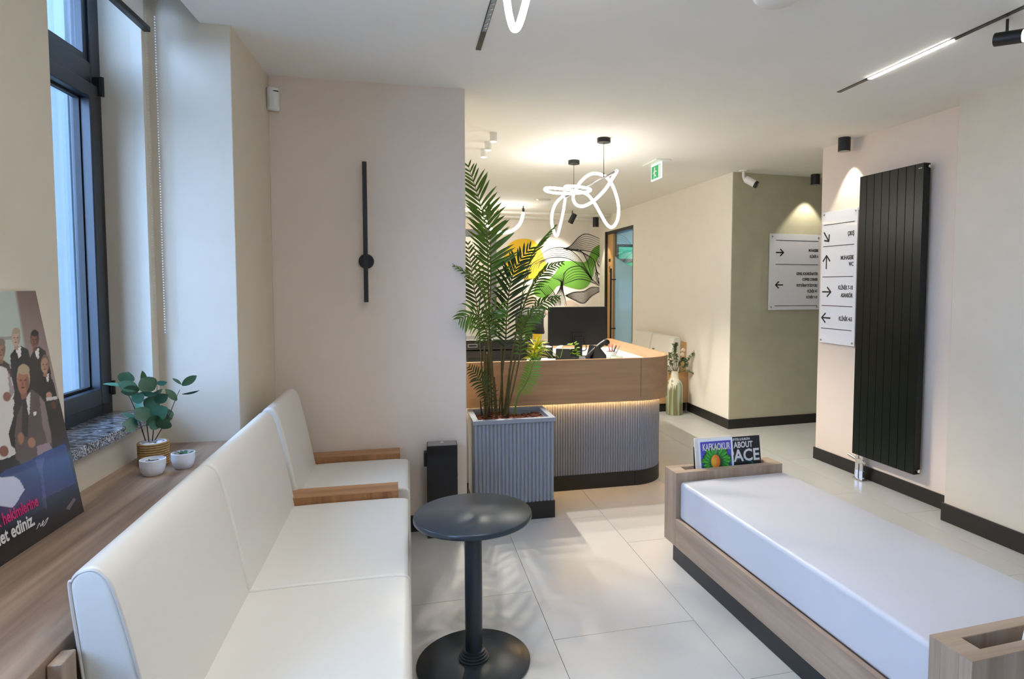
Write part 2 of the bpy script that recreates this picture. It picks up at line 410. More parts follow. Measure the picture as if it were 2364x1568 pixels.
struct('wall_passage', MB().box(3.7, 7.1, 4.35, 4.5, 0, 2.7).box(6.95, 7.1, 4.3, 13.3, 0, 2.7), 'paint_cream')
struct('wall_clinic', MB().box(3.425, 6.95, 7.9, 8.05, 0, 2.7).box(3.3, 3.43, 10.3, 13.2, 0, 2.7)
       .box(3.4, 4.5, 13.05, 13.2, 0, 2.7).box(4.5, 6.95, 13.05, 13.2, 0, .9).box(4.5, 6.95, 13.05, 13.2, 2.42, 2.7), 'paint_white')
struct('wall_front', MB().box(-1.7, 4.1, -2.75, -2.6, 0, 2.95), 'paint_cream')

# baseboards
bb = 'black_trim'
struct('baseboard_back', MB().box(-.855, .247, 3.783, 3.795, 0, .10).box(.235, .247, 3.795, 3.995, 0, .10), bb, rz=SZ, bevel=.002)
struct('baseboard_right', MB().box(3.591, 3.603, 3.062, 4.512, 0, .10).box(3.603, 3.95, 4.5, 4.512, 0, .10), bb, rz=RZ, bevel=.002)
struct('baseboard_right_step', MB().box(3.428, 3.44, -2.6, 3.074, 0, .115).box(3.44, 3.591, 3.062, 3.074, 0, .115), bb, rz=RZ, bevel=.002)
struct('baseboard_corridor', MB().box(3.262, 3.275, 5.78, 6.76, 0, .10).box(3.262, 3.275, 8.19, 8.65, 0, .10), bb, bevel=.002)
struct('baseboard_end', MB().prism([(3.262, 5.774), (6.9, 6.006), (6.9, 6.018), (3.275, 5.787), (3.262, 5.787)], 0, .10), bb, bevel=.002)

# ceiling trim near the mural: stepped cove with a warm light strip
struct('trim_1', MB().box(-3.6, 3.27, 9.72, 10.3, 2.635, 2.67), 'ceiling', bevel=.004)
struct('trim_2', MB().box(-3.6, 3.27, 10.02, 10.3, 2.60, 2.635), 'ceiling', bevel=.004)
cove = thing('cove_light', 'warm linear strip glowing along the stepped ceiling before the mural wall', 'light', (.4, 9.5, CEIL))
part('profile', MB().box(-2.6, .95, -.03, .03, -.012, 0), 'white_plastic', cove)
part('light_strip', MB().box(-2.6, .95, -.022, .022, -.018, -.012), 'cove_warm', cove)

# windows on the left
def window(n, y0, y1, full=True):
    r = structroot('window_%d' % n, S(-1.42, y0), SZ); w = y1-y0
    fw, fd = .080, .07
    z0, z1 = WZ0+.02, WZ1
    tz0, tz1 = 2.293, 2.425
    part('frame', MB().box(0, fd, 0, fw, z0, z1).box(0, fd, w-fw, w, z0, z1).box(0, fd, fw, w-fw, z0, z0+.075).box(0, fd, fw, w-fw, z1-fw, z1).box(0, fd, fw, w-fw, tz0+.02, tz1-.01), 'charcoal_frame', r, bevel=.004)
    sw = .052
    part('sash', MB().box(.012, .088, fw-.012, fw+sw, z0+.06, tz0+.03).box(.012, .088, w-fw-sw, w-fw+.012, z0+.06, tz0+.03).box(.012, .088, fw+sw, w-fw-sw, z0+.06, z0+.128).box(.012, .088, fw+sw, w-fw-sw, tz0-.03, tz0+.03), 'charcoal_frame', r, bevel=.005)
    part('bead', MB().box(.03, .06, fw, fw+.03, tz1-.02, z1-.04).box(.03, .06, w-fw-.03, w-fw, tz1-.02, z1-.04).box(.03, .06, fw+.03, w-fw-.03, tz1-.02, tz1+.02).box(.03, .06, fw+.03, w-fw-.03, z1-.06, z1-.03), 'charcoal_frame', r, bevel=.003)
    part('gasket', MB().box(.028, .05, fw+sw, fw+sw+.008, z0+.13, tz0-.03).box(.028, .05, w-fw-sw-.008, w-fw-sw, z0+.13, tz0-.03).box(.028, .05, fw+sw, w-fw-sw, z0+.13, z0+.138).box(.028, .05, fw+sw, w-fw-sw, tz0-.038, tz0-.03), 'gasket', r)
    part('pane', MB().box(.034, .04, fw+sw-.01, w-fw-sw+.01, z0+.12, tz0-.02), 'pane', r)
    part('pane', MB().box(.034, .04, fw+.02, w-fw-.02, tz1+.01, z1-.05), 'pane', r)
    part('hinge', MB().cyl((.095, w-fw+.03, tz0-.005), (.095, w-fw+.03, tz0+.075), .009, n=10).box(.06, .095, w-fw+.012, w-fw+.045, tz0, tz0+.07), 'gasket', r, bevel=.002)
    part('hinge', MB().cyl((.095, w-fw+.03, z0+.09), (.095, w-fw+.03, z0+.15), .009, n=10).box(.06, .095, w-fw+.012, w-fw+.045, z0+.095, z0+.145), 'gasket', r, bevel=.002)
    part('window_sill', MB().box(.0, .268, -.055 if full else 0, w, WZ0-.008, WZ0+.03), 'granite', r, bevel=.004)
    return r
window(1, *OPEN[0]); window(2, *OPEN[1], False); window(3, *OPEN[2], False)
# clinic-room window
r = structroot('window_4', (4.5, 13.05, .9))
part('frame', MB().box(0, .1, 0, .06, 0, 1.52).box(2.35, 2.45, 0, .06, 0, 1.52).box(.1, 2.35, 0, .06, 0, .06).box(.1, 2.35, 0, .06, 1.46, 1.52).box(.1, 2.35, 0, .05, 1.12, 1.2), 'charcoal_frame', r, bevel=.004)
part('pane', MB().box(.09, 2.36, .03, .036, .05, 1.5), 'pane', r)
# outside
o = struct('outside_ground', MB().box(-25, 25, -25, 40, -.3, -.1), 'outside_ground')
po = structroot('wall_outside', S(-1.47, 4.02), SZ)
part('panel', MB().box(-3.2, 0, 0, .2, -.1, 7), 'outside_panel', po)
rib = MB().box(0, .05, -.03, 0, -.1, 7).mesh('rib', 'outside_panel')
for i in range(20):
    q = D.objects.new('rib', rib); COL.objects.link(q); q.parent = po; q.location = (-3.15+i*.155, 0, 0)
tag(single('garden_tree', MB().ball((0, 0, 1.6), 1.5, 14).ball((1.1, .3, 1.2), 1.1, 12).cyl((0, 0, -1.6), (0, 0, 1), .12), 'foliage_far', 'leafy green tree seen outside the glass door room window', 'tree', (5.6, 17.5, 1.5), smooth=True), 'leafy green tree seen outside the glass door room window', 'tree')

# glass door beside the mural
d1 = structroot('door_1', (3.275, 8.655, 0), PI/2)          # local x runs away along the wall, local -y faces ... the corridor wall's far side
fh = 2.40
part('frame', MB().box(0, .03, -.15, .0, 0, fh).box(1.26, 1.32, -.15, .012, 0, fh).box(.03, 1.26, -.15, .0, fh-.05, fh), 'black_trim', d1, bevel=.003)
part('wood_panel', MB().box(.98, 1.26, -.09, -.02, 0, fh-.05), 'wood_door', d1, bevel=.003)
gx0, gx1 = .03, .98
def gzc(x): return 1.80 - .02 + .20*((x-.03)/.95)**1.5
pts = [(gx0, 0)] + [(gx1, 0)] + [(gx1-(gx1-gx0)*i/12, gzc(gx1-(gx1-gx0)*i/12)) for i in range(13)]
part('frosted_glass', MB().prismY(pts[::-1], -.064, -.054), 'pane_frost', d1)
pts2 = [(gx0+(gx1-gx0)*i/12, gzc(gx0+(gx1-gx0)*i/12)) for i in range(13)] + [(gx1, fh-.05), (gx0, fh-.05)]
part('clear_glass', MB().prismY(pts2[::-1], -.064, -.054), 'pane_clear', d1)
hb = part('pull_handle', MB().cyl((.93, .03, .62), (.93, .03, 1.78), .016, n=12), 'black_metal', d1, smooth=True)
part('handle_post', MB().cyl((.93, -.055, .80), (.93, .03, .80), .009, n=10).cyl((.93, -.055, 1.6), (.93, .03, 1.6), .009, n=10), 'black_metal', hb, smooth=True)
part('pull_handle', MB().cyl((.86, -.14, .62), (.86, -.14, 1.78), .014, n=12).cyl((.86, -.06, .8), (.86, -.14, .8), .009, n=8).cyl((.86, -.06, 1.6), (.86, -.14, 1.6), .009, n=8), 'black_metal', d1, smooth=True)
text('door_number', '5', .13, 'ink', d1, (1.14, -.018, 1.73), (PI/2, 0, PI), 'CENTER', .001)
part('room_plaque', MB().box(1.10, 1.18, -.02, -.016, 1.90, 1.945), 'ink', d1)
# grey glazed door left of the mural
d2 = structroot('door_2', (0, 10.3, 0))
xa, xb = at(1060, 600, Y=10.2).x, at(1147, 600, Y=10.2).x
part('frame', MB().box(xa-.05, xa+.04, -.06, 0, 0, 2.42).box(xb-.09, xb, -.06, 0, 0, 2.42).box(xa+.04, xb-.09, -.06, 0, 2.30, 2.42), 'cabinet_grey', d2, bevel=.004)
part('door_leaf', MB().box(xa+.04, xb-.09, -.035, 0, 0, 2.30), 'white_plastic', d2, bevel=.003)
part('handle', MB().box(xb-.16, xb-.14, -.08, -.06, .95, 1.1).box(xb-.16, xb-.14, -.06, -.03, 1.0, 1.02), 'black_metal', d2, bevel=.003)

# ================================================================== WINDOW LEDGE AND SOFA
ledge = thing('window_ledge', 'oak ledge along the window wall behind the cream sofa', 'ledge', S(-.95, 1.2), SZ)
LZ = .775
lx = lambda x: x+.95
part('worktop', MB().prism([(lx(XF), -3.6), (lx(-.623), -3.6), (lx(-.776), 1.905), (lx(XF), 1.905)], LZ-.04, LZ), 'wood_counter', ledge, bevel=.003)
part('front_panel', MB().prism([(lx(-.69), -3.6), (lx(-.65), -3.6), (lx(-.80), 1.85), (lx(-.85), 1.85)], 0, LZ-.04), 'wood_oak_z', ledge)

SOZ = R(-.2)
so = thing('waiting_sofa', 'long cream leather sofa with oak armrests under the window', 'sofa', S(-.35, 2.6), SOZ)
YN = -1.19
seg = [(YN, -.437), (-.437, .38), (.52, 1.06)]
def puff(mb, name, m, parent, bevel, lbl=None):
    return part(name, mb, m, parent, bevel, 4)
part('base_frame', MB().box(-.36, .20, YN+.02, 1.17, .06, .33), 'wood_oak_y', so, bevel=.003)
part('plinth', MB().box(-.33, .14, YN+.06, 1.15, 0, .06), 'black_trim', so)
for i, (a, b) in enumerate(seg):
    g = .003
    c = MB().prismY([(-.335, .30), (.262, .30), (.278, .32), (.276, .47), (.262, .487), (.20, .493), (-.10, .493), (-.335, .488)], a+g, b-g)
    puff(c, 'seat_cushion', 'leather_cream', so, .02)
    bprof = [(-.355, .40), (-.215, .40), (-.240, .49), (-.291, .758), (-.318, .875), (-.330, .905), (-.350, .925), (-.378, .923), (-.394, .905), (-.398, .885), (-.381, .72), (-.366, .56)]
    a2, b2 = a+(.004 if i else 0), b-.006
    if i == 2: a2, b2 = .50, 1.07
    if i == 1: b2 = .42
    k = puff(MB().prismY(bprof, a2, b2), 'back_cushion', 'leather_cream', so, .014)
    if i == 0:
        pp = bez([(-.355, 0, .42), (-.366, 0, .56), (-.380, 0, .72), (-.395, 0, .880), (-.390, 0, .900), (-.376, 0, .914), (-.352, 0, .917), (-.335, 0, .903), (-.319, 0, .872), (-.291, 0, .755), (-.243, 0, .50)])
        part('piping', MB().tube([(p.x, a2+.003, p.z) for p in pp], .0032, 6), 'piping', so, smooth=True)
for a, b in ((1.06, 1.187), (.38, .52)):
    ar = part('armrest', MB().box(-.335, .219, a+.004, b-.004, .30, .522), 'wood_arm_side', so, bevel=.003)
    part('arm_top', MB().box(-.335, .2195, a+.003, b-.003, .5205, .5225), 'wood_arm', ar)
part('back_frame', MB().box(-.4105, -.386, YN-.02, 1.15, 0, .56).box(-.4105, -.384, YN-.06, YN-.005, 0, .762), 'wood_oak_z', so, bevel=.003)

# ------------------------------------------------------------------ poster leaning on the wall
pb = S(-1.075, 2.213, LZ)
BW, BH, BT = .62, .712, .006
tilt = R(-8.6)
bd = thing('photo_board', 'printed photo board of men in suits leaning on the left wall', 'poster', pb, rot=(tilt, 0, PI/2+SZ))
part('board', MB().box(-BW, 0, 0, BT, 0, BH), 'black_plastic', bd)
NXp, NZp = 170, 400
bpy.context.view_layer.update()
BM = Matrix.Translation(pb) @ (Matrix.Rotation(PI/2+SZ, 4, 'Z') @ Matrix.Rotation(tilt, 4, 'X'))
us = np.linspace(-BW, 0, NXp); vs_ = np.linspace(0, BH, NZp)
pv = [(u, -.0008, v) for v in vs_ for u in us]
pf = [(j*NXp+i, j*NXp+i+1, (j+1)*NXp+i+1, (j+1)*NXp+i) for j in range(NZp-1) for i in range(NXp-1)]
PXY = np.array([topx(BM @ Vector(p)) for p in pv]); X_, Y_ = PXY[:, 0], PXY[:, 1]
img = np.zeros((len(pv), 3)); 
def ell(cx, cy, rx, ry, soft=1.2):
    d = (np.hypot((X_-cx)/rx, (Y_-cy)/ry)-1)*min(rx, ry); return np.clip(.5-d/soft, 0, 1)
def pgon(pts):
    ins = np.zeros(len(X_), bool); n = len(pts)
    for i in range(n):
        x1, y1 = pts[i]; x2, y2 = pts[(i+1) % n]
        if y1 == y2: continue
        c = ((y1 > Y_) != (y2 > Y_)) & (X_ < (x2-x1)*(Y_-y1)/(y2-y1)+x1); ins ^= c
    return ins.astype(float)
def put(mask, rgb, a=1.0):
    global img
    c = np.array(rgb, float) if not callable(rgb) else rgb(X_, Y_)
    img = img*(1-(mask*a)[:, None]) + c*(mask*a)[:, None]
put(np.ones(len(X_)), (24, 20, 20))
put((Y_ < 880)*1.0, (168, 178, 166))
put(np.clip((X_-(33+(Y_-673)*.16))/7, 0, 1)*(Y_ < 930), lambda x, y: np.stack([118-(y-673)*-.16+0*x, 98+(y-673)*.18, 88+(y-673)*.2], 1))
put(pgon([(0, 778), (30, 776), (30, 784), (0, 786)]), (140, 142, 136))
def man(hx, hy, rx, ry, face, hair, suit, sc, body, shirt=None, bald=False):
    put(pgon(body), suit)
    if shirt: put(pgon(shirt), (214, 210, 204)); 
    put(pgon([(hx-rx*.5, hy+ry*.5), (hx+rx*.6, hy+ry*.5), (hx+rx*.5, hy+ry*1.35), (hx-rx*.35, hy+ry*1.3)]), [v*.85 for v in face])
    put(ell(hx, hy-ry*.12, rx*1.06, ry), hair); put(ell(hx-rx*.08, hy+ry*.1, rx*.92, ry*.86), face)
    if not bald: put(ell(hx+rx*.05, hy-ry*.72, rx*.95, ry*.34), hair)
    put(ell(hx-rx*.42, hy, rx*.2, ry*.06), [v*.4 for v in face]); put(ell(hx+rx*.3, hy, rx*.2, ry*.06), [v*.4 for v in face])
    put(ell(hx-rx*.12, hy+ry*.24, rx*.14, ry*.14), [v*.8 for v in face]); put(ell(hx-rx*.08, hy+ry*.5, rx*.3, ry*.06), [v*.55 for v in face])
    put(ell(hx+rx*.62, hy+ry*.2, rx*.3, ry*.5), [v*.72 for v in face], .6)
man(80, 784, 9, 20, (122, 84, 66), (28, 22, 22), (36, 33, 30), 1, [(71, 822), (80, 806), (90, 800), (104, 810), (113, 838), (124, 900), (120, 990), (84, 960), (72, 860)], [(80, 812), (90, 802), (90, 830), (85, 826)])
man(37, 780, 9.5, 21, (182, 154, 136), (150, 136, 112), (32, 32, 36), 1, [(24, 820), (34, 806), (48, 799), (64, 806), (72, 832), (82, 905), (76, 960), (45, 960), (30, 905), (25, 860)], [(36, 806), (48, 800), (49, 822), (43, 828)])
man(104, 842, 9.5, 21, (170, 132, 108), (110, 96, 84), (20, 19, 20), 1, [(90, 880), (100, 866), (113, 860), (124, 884), (136, 930), (134, 980), (100, 960)], [(104, 866), (113, 862), (112, 882), (108, 880)], True)
put(ell(113, 913, 7, 8), (176, 132, 112))
man(2, 808, 10, 24, (150, 112, 92), (120, 104, 90), (70, 58, 54), 1, [(-10, 850), (8, 832), (22, 842), (30, 880), (34, 930), (-10, 940)])
put(pgon([(-40, 850), (0, 845), (14, 850), (26, 872), (34, 905), (30, 920), (36, 945), (20, 1000), (26, 1030), (46, 1044), (22, 1056), (4, 1062), (-40, 1062)]), (206, 202, 196))
put(pgon([(18, 852), (34, 905), (24, 920), (20, 890)]), (150, 138, 138)); put(ell(16, 916, 9, 11), (136, 92, 76)); put(ell(9, 1042, 11, 13), (128, 80, 66))
put(pgon([(30, 944), (44, 890), (52, 900), (56, 960), (34, 980)]), (48, 42, 42))
man(54, 878, 14.5, 34, (158, 108, 84), (172, 152, 122), (86, 76, 72), 1, [(40, 960), (56, 920), (72, 898), (96, 916), (108, 950), (118, 1000), (122, 1040), (104, 1060), (60, 1080), (36, 1060), (34, 1000)], [(58, 922), (70, 904), (68, 960), (62, 950)])
put(pgon([(52, 925), (60, 918), (66, 960), (64, 1010), (50, 1005)]), (44, 42, 42)); put(pgon([(90, 912), (104, 930), (120, 1020), (112, 1030), (98, 980)]), (126, 112, 108))
put(ell(48, 1012, 7, 14), (150, 108, 86)); put(ell(73, 1022, 9, 12), (160, 116, 92)); put(pgon([(77, 952), (84, 950), (84, 958), (79, 960)]), (220, 216, 210))
put(pgon([(108, 922), (136, 920), (150, 1020), (128, 1030), (116, 970)]), (26, 22, 20)); put(pgon([(106, 918), (132, 915), (133, 922), (108, 926)]), (190, 186, 176)); put(ell(124, 935, 6, 10), (84, 52, 40))
put(pgon([(85, 1030), (112, 1022), (124, 1040), (122, 1064), (88, 1068)]), (150, 130, 138))
bl = pgon([(-40, 1120), (15, 1084), (60, 1068), (110, 1040), (151, 1022), (158, 1048), (175, 1114), (150, 1128), (100, 1152), (60, 1176), (0, 1200), (-40, 1215)])
put(bl, lambda x, y: np.stack([24+np.clip((y-1060-.4*(120-x)*0)/120, 0, 1)*44, 62-np.clip((y-1060)/130, 0, 1)*34, 132-np.clip((y-1060)/140, 0, 1)*62], 1), .9)
put(pgon([(80, 1062), (104, 1056), (98, 1080), (104, 1130), (110, 1180), (100, 1170), (94, 1100)]), (120, 110, 170), .45)
put(pgon([(-20, 1104), (32, 1100), (45, 1108), (57, 1130), (34, 1168), (28, 1172), (-20, 1166)]), (196, 198, 216))
put(pgon([(152, 1174), (170, 1150), (176, 1152), (160, 1178)]), (140, 122, 128), .7)
put(ell(55, 1235, 24, 9), (12, 12, 12))
me = D.meshes.new('photo_print'); me.from_pydata(pv, [], pf); me.update(); me.materials.append(MATS['print_board'])
ca = me.color_attributes.new('print', 'FLOAT_COLOR', 'POINT')
def tolin(a): a = np.clip(a/255, 0, 1); return np.where(a <= .04045, a/12.92, ((a+.055)/1.055)**2.4)
ca.data.foreach_set('color', np.hstack([tolin(img), np.ones((len(img), 1))]).astype(np.float32).ravel())
obj('photo_print', me, bd)
BMi = BM.inverted()
def onb(px, py): q = BMi @ at(px, py, p=pb, n=(BM.to_3x3() @ Vector((0, -1, 0)))); return q
q = onb(87, 1162); text('lettering', 'Türk hekimlerine', .044, 'pink_ink', bd, (q.x, -.0014, q.z-.006), (PI/2, 0, 0), 'RIGHT', .0012, .0002, .72)
q = onb(79, 1204); text('lettering', 'emanet ediniz.', .050, 'white_ink', bd, (q.x, -.0014, q.z-.008), (PI/2, 0, 0), 'RIGHT', .0012, .0002, .78)
sg = [onb(*p) for p in [(84, 1222), (90, 1208), (93, 1216), (99, 1202), (97, 1214), (106, 1200), (110, 1196), (104, 1210), (98, 1216)]]
part('signature', MB().tube([(a.x, -.0012, a.z) for a in bez(sg, 5)], .0007, 4), 'white_ink', bd)

# ------------------------------------------------------------------ pots on the ledge
def pot_white(loc, r, h, label):
    t = thing('succulent_pot', label, 'plant pot', loc, 0)
    part('pot', MB().lathe([(r*.62, 0), (r*.7, .002), (r*.9, h*.3), (r, h*.62), (r*1.0, h), (r*.93, h+.001), (r*.92, h*.9), (r*.9, h*.8), (.001, h*.8)], n=36), 'ceramic_white', t, smooth=True)
    part('soil', MB().lathe([(r*.9, h*.79), (r*.6, h*.83), (.001, h*.84)], n=24), 'soil', t, smooth=True)
    return t
def leaf_mesh(l, w, curl=.15, n=6, m='leaf_euc', fold=.12):
    mb = MB(); vs = []
    for i in range(n+1):
        t = i/n; ww = w*math.sin(PI*min(1, t*.96+.03))**.7*.5; z = -curl*l*t*t
        vs += [(-ww, t*l, z+fold*ww), (0, t*l, z), (ww, t*l, z+fold*ww)]
    fs = []
    for i in range(n):
        o = i*3; fs += [(o, o+1, o+4, o+3), (o+1, o+2, o+5, o+4)]
    mb.add(vs, fs); return mb
def orient(d, up=(0, 0, 1), roll=0):
    y = Vector(d).normalized(); z = Vector(up); z = (z - y*z.dot(y)); z = z.normalized() if z.length > 1e-4 else y.orthogonal().normalized()
    x = y.cross(z); return (Matrix((x, y, z)).transposed().to_3x3() @ Matrix.Rotation(roll, 3, 'Y')).to_euler()
p1 = pot_white((-.942, 2.625, LZ), .0435, .062, 'white ceramic bowl pot with a tiny succulent, standing before the rope pot')
p2 = pot_white((-.862, 2.70, LZ), .042, .062, 'white ceramic bowl pot with a leafy succulent, right of the rope pot')
lm = leaf_mesh(.03, .014, .1, 4).mesh('leaf', 'leaf_euc', True)
for t, k, s in ((p1, 5, .55), (p2, 11, 1.0)):
    for i in range(k):
        a = 2.4*i; e = .25+.5*((i*37) % 10)/10
        o = obj('leaf', lm, t, (.006*math.cos(a)-(.004 if t is p1 else -.008), .006*math.sin(a), .05), orient((math.cos(a)*math.cos(e), math.sin(a)*math.cos(e), math.sin(e)))); o.scale = (s, s*(1+.4*(i % 3 == 0)), s)
rp = thing('eucalyptus_pot', 'leafy eucalyptus sprigs in a rope wrapped white pot on the ledge', 'potted plant', (-.995, 2.785, LZ), 0)
part('pot', MB().lathe([(.047, 0), (.048, .089), (.046, .092), (.041, .092), (.040, .07), (.001, .07)], n=32), 'ceramic_white', rp, smooth=True)
w = MB()
for i in range(10): w.tube([(.0515*math.cos(2*PI*k/32), .0515*math.sin(2*PI*k/32), 0.0047+i*.0092) for k in range(32)], .0047, 6, closed=True)
part('rope_wrap', w, 'rope', rp, smooth=True)
part('soil', MB().lathe([(.042, .07), (.03, .08), (.001, .082)], n=20), 'soil', rp, smooth=True)
for i, (x, y) in enumerate([(-.02, -.012), (.004, -.026), (.024, -.008), (.018, .016)]): part('pebble', MB().ball((x, y, .084), .011+.002*(i % 2), 6, .6), 'ceramic_white', rp, smooth=True)
Yp = 2.785
def rl(px, py, dy=0): return at(px, py, Y=Yp+dy)-Vector((-.995, 2.785, LZ))
stems = [([(336, 1018), (318, 962), (303, 925), (292, 906)], -.01), ([(344, 1020), (337, 965), (332, 925), (330, 898)], -.02), ([(352, 1018), (356, 970), (360, 930), (363, 890)], .03), ([(358, 1016), (376, 985), (392, 955), (404, 925), (415, 900)], .0)]
for st, dy in stems:
    P = [rl(x, y, dy) for x, y in st]
    part('stem', MB().tube(bez(P, 4), [.0022-.0012*i/(len(bez(P, 4))-1) for i in range(len(bez(P, 4)))], 6), 'stem_dark', rp, smooth=True)
# leaves: base pixel, tip pixel, width px, depth shift of base and tip, roll
LV = [((283, 893), (242, 884), 11, 0, .02, .9), ((285, 886), (296, 862), 22, .02, .03, .3), ((318, 902), (278, 884), 20, -.03, -.04, .5), ((322, 898), (284, 905), 16, -.03, -.05, -.5),
      ((331, 890), (331, 860), 12, .02, .02, 1.0), ((354, 902), (330, 876), 26, -.02, -.03, .2), ((362, 888), (340, 869), 9, .03, .05, .9), ((362, 886), (381, 884), 9, .03, .0, .8),
      ((305, 925), (328, 914), 18, -.02, -.04, .3), ((322, 908), (358, 911), 11, -.03, -.05, 1.0), ((330, 935), (310, 945), 20, .02, .04, .2), ((332, 930), (372, 903), 12, .02, .05, .9),
      ((338, 946), (360, 922), 24, .02, .03, .1), ((358, 928), (382, 914), 16, .0, -.03, .5), ((346, 968), (316, 946), 22, -.03, -.04, .2), ((318, 974), (287, 952), 12, -.02, .0, .9),
      ((318, 985), (287, 978), 24, -.03, -.05, .3), ((340, 960), (366, 944), 8, .01, .03, 1.0), ((350, 965), (380, 945), 24, -.02, -.05, .1), ((355, 975), (346, 968), 20, -.02, -.06, .0),
      ((372, 985), (350, 970), 22, -.01, -.04, .2), ((378, 978), (392, 950), 16, .0, .02, .6), ((374, 990), (384, 972), 20, -.02, -.03, .3), ((396, 965), (390, 945), 10, .01, .03, .7),
      ((408, 925), (386, 901), 12, -.01, -.02, .5), ((420, 890), (450, 870), 12, -.01, .0, .2), ((418, 888), (401, 874), 8, .0, .0, .9), ((420, 910), (455, 905), 5, .0, -.02, 1.1)]
lmsh = leaf_mesh(1, 1, .12, 6).mesh('leaf', 'leaf_euc', True)
for b, tp, wpx, d0, d1, roll in LV:
    a, c = rl(*b, d0), rl(*tp, d1); dd = c-a
    o = obj('leaf', lmsh, rp, a, orient(dd, (.2, -1, .35), roll)); o.scale = (wpx*.0027, dd.length*1.12, dd.length*.8)

# ------------------------------------------------------------------ roller blind
rb = thing('roller_blind', 'rolled up window blind with black bottom rail and long bead chain', 'blind', S(-1.16, 3.03, 2.58), SZ)
part('bottom_rail', MB().box(-.014, .014, -2.3, 0, 0, .024), 'black_metal', rb, bevel=.004)
part('fabric_roll', MB().cyl((0, -2.3, .19), (0, -.01, .19), .034, n=20).box(-.012, -.009, -2.3, -.01, .02, .19), 'paint_white', rb, smooth=True)
part('end_bracket', MB().box(-.035, .04, -.003, .008, .14, .37), 'white_plastic', rb, bevel=.003)
ch = MB()
for px in (347, 369):
    cx = atS(px, 400, Y=3.075).x
    ch = MB()
    for i in range(118): ch.ball((cx+1.16, .045, .085-i*.0118), .0034 if px == 369 else .0026, 4)
    b_ = part('bead_chain', ch, 'white_plastic', rb); b_['kind'] = 'stuff'

# ================================================================== TABLE, BIN, WALL LAMP
tb = thing('side_table', 'round black pedestal side table standing beside the sofa', 'side table', (.247, 2.39, 0), 0)
part('base', MB().lathe([(.222, 0), (.224, .004), (.224, .010), (.218, .015), (.06, .022), (.001, .022)], n=64), 'table_black', tb, smooth=True)
part('collar', MB().lathe([(.060, .02), (.061, .028), (.055, .030), (.055, .037), (.049, .039), (.049, .046), (.043, .048), (.043, .056), (.036, .058), (.001, .058)], n=40), 'table_black', tb, smooth=True)
part('column', MB().lathe([(.0335, .05), (.0345, .3), (.0345, .585), (.001, .585)], n=40), 'table_black', tb, smooth=True)
part('mount_plate', MB().lathe([(.09, .578), (.09, .588), (.001, .588)], n=30), 'table_black', tb, smooth=True)
part('tabletop', MB().lathe([(.226, .588), (.2295, .591), (.2305, .597), (.2295, .607), (.226, .610), (.001, .610)], n=80), 'table_black', tb, smooth=True, ang=60)

bn = thing('waste_bin', 'slim black pedal waste bin standing against the lamp wall', 'bin', S(-.006, 3.66), SZ)
part('body', MB().box(0, .178, 0, .115, .10, .545), 'black_metal', bn, bevel=.003)
part('lower_body', MB().box(.002, .176, .001, .115, 0, .097), 'black_metal', bn, bevel=.003)
part('top_box', MB().box(0, .178, 0, .115, .485, .553), 'black_metal', bn, bevel=.002)
part('top_plate', MB().box(.006, .172, .006, .109, .5535, .556), 'steel', bn)
part('knob', MB().lathe([(.012, 0), (.012, .004), (.006, .009), (.001, .010)], (.089, .055, .556), 16), 'chrome', bn, smooth=True)
part('side_tray', MB().box(-.018, 0, .03, .085, .425, .51), 'black_plastic', bn, bevel=.003)
part('latch', MB().box(.178, .182, .05, .065, .35, .37), 'steel', bn)

wl_ = thing('wall_lamp', 'tall thin black bar wall lamp with round mount on the pink wall', 'wall lamp', S(-.341, 3.795, 1.638), SZ)
part('mount_disc', MB().lathe([(.043, 0), (.043, .018), (.040, .021), (.001, .021)], n=40), 'black_metal', wl_, smooth=True, rot=(PI/2, 0, 0))
part('arm', MB().cyl((0, -.02, 0), (0, -.05, 0), .010, n=14), 'black_metal', wl_, smooth=True)
part('bar', MB().box(-.012, .012, -.062, -.036, -.238, .568), 'black_metal', wl_, bevel=.002)
part('light_slot', MB().box(-.008, .008, -.036, -.034, -.23, .56), 'white_plastic', wl_)

pr = thing('motion_sensor', 'white motion detector mounted high in the corner of the lamp wall', 'sensor', S(-.826, 3.765, 2.47), SZ+R(20))
part('housing', MB().prism([(-.033, .012), (-.033, -.012), (-.024, -.03), (0, -.038), (.024, -.03), (.033, -.012), (.033, .012)], 0, .122), 'white_plastic', pr, bevel=.008, seg=3)
part('lens_window', MB().prism([(-.026, -.026), (-.02, -.034), (0, -.0405), (.02, -.034), (.026, -.026), (.0, -.02)], .012, .07), 'white_plastic', pr, bevel=.002)
part('led_slot', MB().box(-.002, .024, -.041, -.03, .098, .102), 'ink', pr, rot=(0, 0, 0))
part('bracket', MB().box(-.02, .02, .01, .04, .03, .09), 'white_plastic', pr)

